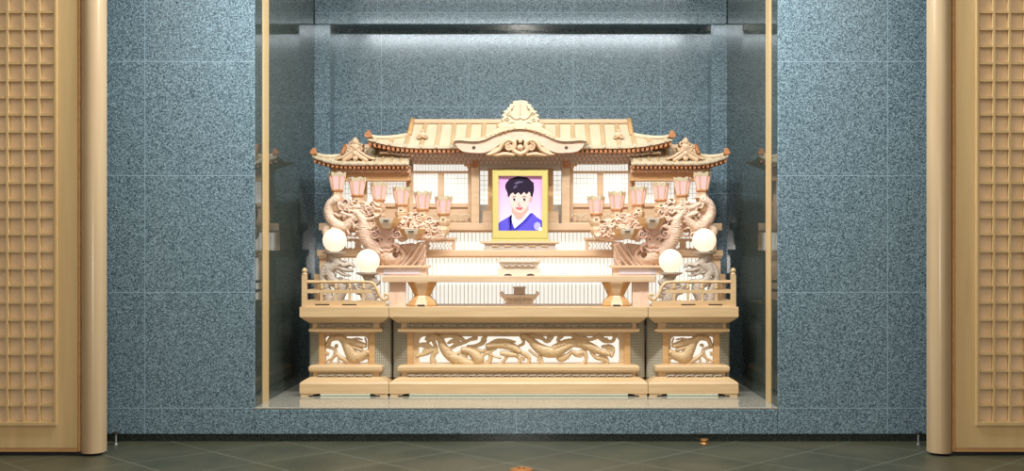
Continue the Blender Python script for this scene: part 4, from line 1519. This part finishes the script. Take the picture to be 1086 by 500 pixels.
def dragon_stand(s, label):
    t = thing('dragon_carving', label, 'carving', (AX + s * U(121, YL), YL, zt1), 'carved dragons under the lantern rows')
    st = []
    A = lambda *a, **k: st.append(T(*a, **k))
    # tail column at the outer edge, body winding inwards and down
    A([(357, 212, 5.5), (350.5, 217, 4.6), (349, 226, 5.6), (353.5, 235, 6.4), (364, 241, 6), (372, 236, 5.4), (378, 228, 4.6)], 2.4, .8, .7)
    A([(379, 226, 4), (386, 235, 5.8), (387, 246, 7), (392, 257, 8), (403, 267, 8.4), (418, 275, 9)], 2.8, 1.0, .8)
    A([(351, 239, 4), (346, 245, 4.2), (350, 252, 4.6), (360, 251, 4)], 1.5, .5)
    A([(362, 217, 3), (370, 221, 3.4), (380, 220, 3.2), (390, 222, 3), (398, 220, 2.6)], 2.2, 1.0, .3)
    A([(364, 226, 2.2), (372, 229, 2.8), (382, 231, 2.4), (392, 233, 2.4), (400, 230, 2)], 2.4, 1.2, .3)
    st.append(PO([(350, 216), (402, 218), (404, 250), (372, 252), (352, 244)], .2))
    st.append(PO([(424, 228), (460, 232), (474, 248), (472, 254), (424, 254)], .2))

    def flame(x, y, ang, ln, w, b):
        dx, dy = math.cos(ang) * ln, math.sin(ang) * ln
        k = random.choice((-.35, .35))
        A([(x, y, w), (x + dx * .5 - dy * k, y + dy * .5 + dx * k, w * .8), (x + dx, y + dy, w * .25)], 1.5, b)
    for k in range(26):
        x, y_ = 362 + random.random() * 40, 215 + random.random() * 24
        st.append(SP(x, y_, 2.2 + random.random() * 2.0, 1.2, random.random() * 6, random.choice((1, -1)), 1.15, 1.5, 1.0 + 1.5 * random.random()))
    for k in range(44):
        flame(352 + random.random() * 50, 214 + random.random() * 36, random.uniform(-.6, .9), 5 + random.random() * 5, 1.7, .8 + 1.6 * random.random())
    # claws and mane between the two bowls
    A([(428, 233, 4), (440, 236, 4.6), (452, 240, 4.6), (462, 246, 4), (470, 250, 2.8)], 1.4, .4, .4)
    A([(430, 246, 5), (444, 250, 5), (458, 252, 4), (470, 252, 2.5)], 1.2, .3, .4)
    A([(428, 228, 3.4), (424, 236, 4.4), (428, 246, 5)], 1.2, .4, .4)
    for k in range(40):
        x, y_ = 424 + random.random() * 46, 228 + random.random() * 25
        if y_ < 228 + (x - 445) * .5:
            continue
        st.append(SP(x, y_, 2.0 + random.random() * 2.2, 1.2, random.random() * 6, random.choice((1, -1)), 1.15, 1.4, .6 + 1.5 * random.random()))
    for k in range(50):
        x, y_ = 424 + random.random() * 44, 230 + random.random() * 23
        if y_ < 230 + (x - 445) * .5:
            continue
        flame(x, y_, random.uniform(-.9, .5), 5 + random.random() * 5, 1.6, .6 + 1.6 * random.random())
    # lower block: coils and a loop with a round eye
    st.append(PO([(402, 262), (452, 256), (452, 283), (398, 283)], .3))
    A([(412, 283, 2.4), (411.5, 270, 2.8), (420, 262.2, 2.8), (428.6, 269, 2.8), (426, 276.5, 2.6), (417, 278.4, 2)], 2.0, .6)
    A([(417, 283, 1.6), (426, 281, 1.8), (432, 274, 1.8), (437, 265, 1.6)], 1.7, .4)
    A([(429, 283.5, 1.8), (435, 277, 2.2), (441, 268, 2.2), (447, 259, 1.8)], 2.0, .6, .3)
    A([(436, 283.5, 1.5), (442, 277, 1.8), (447, 269, 1.6), (451, 261, 1.4)], 1.7, .4)
    A([(444, 283.5, 1.6), (448, 279, 1.8), (451, 272, 1.4)], 1.8, .5)
    A([(400, 282, 2.6), (404, 272, 3.0), (402, 262, 3.4)], 2.0, .6)
    A([(407, 283, 1.8), (408, 276, 2)], 1.8, .5)
    for cx, cy in ((436, 261, ), (446, 279), (424, 281), (407, 279)):
        st.append(SP(cx, cy, 2.8, 1.4, random.random() * 6, 1, 1.0, .9, 1.1))
    # the horned face looking out between the coils
    hd = []
    B = lambda *a, **k: hd.append(T(*a, **k))
    B([(409.5, 247, 6.2), (409.8, 253, 8), (410, 260, 6.4), (410, 265.5, 5)], 1.6, .3)
    hd += [SP(397.8, 248.6, 4.8, 1.5, 0, 1, 1.5, 1.5, .6), SP(421.6, 248.6, 4.8, 1.5, PI, -1, 1.5, 1.5, .6),
           DI(409.8, 260.4, 3.2, 1.6, 1.8), DI(406.6, 261.4, 1.6, 1.1, 2.0), DI(413, 261.4, 1.6, 1.1, 2.0),
           DI(405.2, 254.2, 2.0, .9, 1.9), DI(414.4, 254.2, 2.0, .9, 1.9)]
    B([(400.6, 252.4, 1.1), (404.8, 250.6, 1.5), (408.6, 252.8, 1.1)], 1.2, 2.2)
    B([(419, 252.4, 1.1), (414.8, 250.6, 1.5), (411, 252.8, 1.1)], 1.2, 2.2)
    B([(402.4, 264.4, 1.2), (406, 266.4, 1.5), (409.8, 265.4, 1.5), (413.6, 266.4, 1.5), (417.2, 264.4, 1.2)], 1.3, 1.7)
    B([(401, 259, 2), (396.6, 262, 1.8), (398, 267, 1.2)], 1.3, .5)
    B([(418.6, 259, 2), (423, 262, 1.8), (421.6, 267, 1.2)], 1.3, .5)
    B([(404.6, 246, 2.4), (402, 241.6, 1.6), (404.4, 238.6, .9)], 1.3, .5)
    B([(415, 246, 2.4), (417.6, 241.6, 1.6), (415.2, 238.6, .9)], 1.3, .5)
    B([(406, 269.5, 1.3), (409.8, 271.2, 1.6), (413.6, 269.5, 1.3)], 1.2, .6)
    A([(398, 240, 3), (392, 244, 3.4), (398, 252, 3)], 1.6, 1.2)
    A([(422, 241, 3), (430, 245, 3.4), (426, 254, 3)], 1.6, 1.2)
    A([(408, 248, 6), (409, 258, 7), (410, 268, 5)], 1.6, 1.0)
    st.append(HOLE(420.6, 270.4, 3.0, 3.2))
    st.append(HOLE(406.5, 268.4, 1.4, 1.4))
    st.append(HOLE(364, 232, 2.2, 1.8))
    st.append(HOLE(374.5, 246.5, 3.4, 3.6))
    st.append(HOLE(440, 257.4, 2.2, 1.6))
    m = MB(AX, 1 if s < 0 else -1)
    carve(m, (340, 476, 205, 284), st, YL + .01, .45, .0155, .045, ax=AXL, noise=.3)
    m.build('dragon', PINKW, t, True)
    m = MB(AX, 1 if s < 0 else -1)
    carve(m, (388, 430, 236, 275), hd, YL - .030, .35, .0115, .038, ax=AXL, noise=.1)
    hdo = m.build('head', HEADW, t, True)
    yq = YL - .030 - .0115 * 2.75
    for px in (405.4, 414.2):
        MB(AX, s).sphere(U(AXL - px, YL - .03), yq, H(254.4, YL - .03), .0055, nu=12, nv=8).build('eye', DARK, hdo, True)
    for px in (408.2, 411.4):
        MB(AX, s).sphere(U(AXL - px, YL - .03), YL - .030 - .0115 * 3.05, H(262.2, YL - .03), .0042, nu=10, nv=8).build('nostril', MIDO, hdo, True)
    MB(AX, s).box(U(AXL - 415, YL - .03), U(AXL - 404.6, YL - .03), YL - .030 - .0115 * 1.9, YL - .03, H(269.2, YL - .03), H(267.6, YL - .03)).build('mouth', MIDO, hdo)  # dark eyes, nostrils and mouth stand in for shade in the carving
    # box under the dragon with a projecting ledge
    L = lambda px: U(AXL - px, YL)
    Z = lambda py: H(py, YL)
    MB(AX, s).box(L(456), L(398), YL - .07, YL + .065, Z(284.2), Z(281.6)).build('ledge', HINOKI, t, bevel=.002)
    MB(AX, s).box(L(453), L(400), YL - .045, YL + .06, zt1, Z(284.2)).build('pedestal_box', PINKW, t)
    MB(AX, s).box(L(447), L(408), YL - .049, YL - .044, zt1 + .006, Z(285)).build('inset_panel', wood('lilac_grey_panel', (.55, .47, .48), (.62, .54, .56), .4), t)
    # stubs under the six lanterns and a ledger board they stand along
    for k, (px, top) in enumerate(LPOS):
        zt_ = Z(top + 27.8)
        MB(AX, s).lathe([(.030, zt_ - .085), (.040, zt_ - .05), (.034, zt_ - .03), (.044, zt_ - .008), (.044, zt_)], L(px), YL + .012, 6, 0, 0).build('lantern_pedestal', HINOKI, t)
    return t


LPOS = [(357.4, 182.6), (378.8, 188), (401.8, 193), (425.6, 198), (448.2, 203), (470.4, 207.8)]
dragon_stand(-1, 'carved dragon with horned face under the left row of lanterns')
dragon_stand(1, 'carved dragon with horned face under the right row of lanterns')


def lantern_proto(z0, cx, cy):
    t = thing('paper_lantern', '', 'lantern', (AX + cx, cy, z0), 'pink paper lanterns on the carved dragons')
    p = U(1, YL)
    hexa = lambda r, z: [(r * math.cos(PI / 3 * k), r * math.sin(PI / 3 * k), z) for k in range(6)]
    mk = lambda: MB(AX + cx)
    m = mk()
    m.lathe([(6.4 * p, z0), (6.9 * p, z0 + .6 * p), (6.4 * p, z0 + 2 * p), (5.7 * p, z0 + 3.2 * p), (5.5 * p, z0 + 6 * p), (5.9 * p, z0 + 6.8 * p)], 0, cy, 6, 0, 0)
    m.box(-1.4 * p, 1.4 * p, cy - 6.05 * p, cy - 5 * p, z0 + 1.8 * p, z0 + 3 * p, 1)
    m.build('base', [HINOKI, DARK], t)
    mk().lathe([(5.9 * p, z0 + 6.8 * p), (6.9 * p, z0 + 7.2 * p), (6.9 * p, z0 + 8.4 * p), (6.0 * p, z0 + 8.9 * p)], 0, cy, 6, 0, 0).build('collar', ENDG, t)
    rb, rt, zb_, zt_ = 5.6 * p, 8.6 * p, z0 + 8.9 * p, z0 + 25 * p
    # paper faces between the ribs
    m = mk()
    B, Tt = hexa(rb * .95, zb_), hexa(rt * .95, zt_)
    m.add([(x, y + cy, z) for x, y, z in B + Tt], [(k, (k + 1) % 6, 6 + (k + 1) % 6, 6 + k) for k in range(6)] + [tuple(range(6)), tuple(range(11, 5, -1))])
    m.build('paper_shade', PINKG, t)
    m = mk()
    B, Tt = hexa(rb, zb_), hexa(rt, zt_)
    for k in range(6):
        m.tube([(B[k][0], B[k][1] + cy, B[k][2], .0052), (Tt[k][0], Tt[k][1] + cy, Tt[k][2], .0062)], 6)
    for k in range(6):
        k2 = (k + 1) % 6
        m.tube([(B[k][0], B[k][1] + cy, zb_ + .002, .004), (B[k2][0], B[k2][1] + cy, zb_ + .002, .004)], 6)
    m.build('ribs', HINOKI, t)
    # crown band with scalloped points
    m = mk()
    n = 48
    vs, fs = [], []
    for k in range(n):
        a = 2 * PI * k / n
        u = (k % 8) / 8
        cr = (math.cos(PI / 6) / math.cos((a % (PI / 3)) - PI / 6))
        zz_ = z0 + 25.8 * p + 2.0 * p * abs(math.cos(3 * a)) ** .8
        zl_ = z0 + 23.6 * p - 1.2 * p * abs(math.cos(3 * a))
        for r, z in ((9.0 * p * cr, zl_), (9.6 * p * cr, zz_), (8.9 * p * cr, zz_), (8.5 * p * cr, zl_)):
            vs.append((r * math.cos(a), cy + r * math.sin(a), z))
    for k in range(n):
        for j in range(4):
            a, b_ = k * 4 + j, k * 4 + (j + 1) % 4
            c, d = ((k + 1) % n) * 4 + (j + 1) % 4, ((k + 1) % n) * 4 + j
            fs.append((a, b_, c, d))
    m.add(vs, fs).build('crown', ROOFW, t)
    return t


ORD = ['first and highest', 'second', 'third', 'fourth', 'fifth', 'sixth and lowest']
proto = None
for s, side in ((-1, 'left'), (1, 'right')):
    for k, (px, top) in enumerate(LPOS):
        x, z = s * U(AXL - px, YL), H(top + 27.8, YL) + .0003
        if proto is None:
            proto = lantern_proto(z, x, YL + .012)
            o = proto
        else:
            o = copy_tree(proto)
            o.location = (AX + x, YL + .012, z)
        o['label'] = f'pink paper lantern, {ORD[k]} from the outer end of the {side} row'


# hexagonal offering bowls in front of the dragons
def bowl(s, px, py0, py1, w, y, label):
    zt_, zb_ = H(py0, y), H(py1, y)
    r = U(w / 2, y)
    x = U(AXL - px, y)
    t = thing('hexagonal_bowl', label, 'bowl', (AX + s * x, y, zb_), 'hexagonal bowls set into the dragon carvings')
    o = MB(AX, s).lathe([(r * .50, zb_), (r * .60, zb_ + .004), (r * .86, zb_ + (zt_ - zb_) * .45), (r * .98, zb_ + (zt_ - zb_) * .78), (r, zt_ - .006), (r * 1.03, zt_ - .005), (r * 1.03, zt_), (r * .9, zt_), (r * .7, zt_ - .02)], x, y, 6, 0, 0).build('body', [MIDO, PALEW], t)
    for p in o.data.polygons:
        if abs(p.normal.x) < .3:
            p.material_index = 1  # front faces painted paler to offset the shade on their downward tilt
    MB(AX, s).box(x - .016, x + .016, y - r * .90, y - r * .70, zt_ - (zt_ - zb_) * .36, zt_ - (zt_ - zb_) * .24).build('handle_slot', DARK, t)
    return t


for s, side in ((-1, 'left'), (1, 'right')):
    bowl(s, 411.5, 231.5, 242.5, 29, .755, f'upper hexagonal wooden bowl beside the third lantern on the {side} dragon')
    bowl(s, 438, 243, 253.5, 28, .755, f'lower hexagonal wooden bowl under the fifth lantern on the {side} dragon')


# globe lamps
def globe_lamp(s, px, py, y, py_dish, tall, label):
    x = U(AXL - px, y)
    Z = lambda q: H(q, y)
    r = U(12.6, y)
    t = thing('globe_lamp', label, 'lamp', (AX + s * x, y, BT), 'frosted globe lamps on the base ends')
    MB(AX, s).sphere(x, y, Z(py), r, nu=32, nv=20).build('globe', GLOBE, t, True)
    MB(AX, s).lathe([(.030, Z(py_dish + 6)), (.036, Z(py_dish + 4)), (.062, Z(py_dish + 2.2)), (.072, Z(py_dish + 1.6)), (.074, Z(py_dish)), (.060, Z(py_dish) - .0), (.040, Z(py_dish) - .004)], x, y, 28).build('dish', GREYW, t, True, auto=30)
    # carved stand
    st = []
    c = AXL - (AXL - px)
    d0, d1 = py_dish + 5.5, 323.2
    if tall:
        st += [T([(px - 4, d0, 4.5), (px + 2, d0 + 7, 5.5), (px - 6, d0 + 15, 5.5), (px - 2, d0 + 25, 6), (px + 8, d0 + 33, 5), (px + 2, d1 - 4, 6)], 2.2, .6, .3),
               T([(px - 5, d0 + 6, 3.5), (px - 11, d0 + 12, 3), (px - 13, d0 + 22, 3.5), (px - 9, d0 + 32, 4), (px - 6, d1 - 3, 5)], 1.5, .4, .2),
               T([(px + 2, d0 + 6, 3.5), (px + 10, d0 + 9, 3), (px + 17, d0 + 8, 2), (px + 20, d0 + 11, 1.2)], 1.8, .6),
               T([(px + 4, d0 + 11, 2.6), (px + 12, d0 + 14, 2.4), (px + 18, d0 + 15, 1.4)], 1.6, .6),
               T([(px + 3, d0 + 15, 2), (px + 10, d0 + 19, 1.8), (px + 16, d0 + 20, 1)], 1.3, .4),
               T([(px + 2, d0 + 28, 3.5), (px + 12, d0 + 26, 2.6), (px + 18, d0 + 29, 1.6), (px + 20, d0 + 35, 1.4)], 1.4, .4),
               DI(px + 7, d0 + 7.4, 1.2, 1, 2.4), HOLE(px + 4, d0 + 21, 3.4, 2.2), HOLE(px - 7.5, d0 + 22, 1.4, 2.6)]
        for k in range(22):
            st.append(SP(px - 13 + random.random() * 26, d0 + 4 + random.random() * 40, 1.8 + random.random() * 1.6, 1.2, random.random() * 6, random.choice((1, -1)), 1.0, 1, .6 + random.random()))
        bnd = (px - 19, px + 23, d0 - 3, d1)
        st.append(PO([(px - 14, 318), (px + 14, 318), (px + 16, d1 + 1), (px - 16, d1 + 1)], .8))
    else:
        st += [T([(px, d0 - 1, 5), (px + 4, d0 + 5, 5.5), (px - 3, d0 + 13, 6), (px + 2, d1 - 4, 7)], 1.8, .6, .3), SP(px + 7, d0 + 4, 4.4, 1.4, 0, 1, 1.8, 1.2, .6), SP(px - 8, d0 + 9, 4.6, 1.4, PI, -1, 1.8, 1.2, .6), SP(px + 7, d0 + 15, 4.4, 1.4, 2, 1, 1.8, 1.2, .6),
               T([(px - 10, d0 + 15, 3.4), (px, d0 + 17, 3.4), (px + 10, d0 + 19, 3.4)], 1, .4)]
        st.append(PO([(px - 11, 318.5), (px + 11, 318.5), (px + 12, d1 + 1), (px - 12, d1 + 1)], .8))
        bnd = (px - 16, px + 16, d0 - 3, d1)
    m = MB(AX, 1 if s < 0 else -1)
    carve(m, bnd, st, y, .45, .012, .03, ax=AXL, noise=.2)
    zmin = min(v[2] for v in m.v)
    m.v = [(vx, vy, BT if vz < zmin + .004 else vz) for vx, vy, vz in m.v]
    m.build('carved_stand', GREYW, t, True)
    return t


for s, side in ((-1, 'left'), (1, 'right')):
    globe_lamp(s, 355.4, 255, .735, 267.2, True, f'upper frosted globe lamp on a dragon stand at the {side} end of the altar')
    globe_lamp(s, 390.8, 277, .66, 289.2, False, f'lower frosted globe lamp beside the scrolled end of the {side} railing')
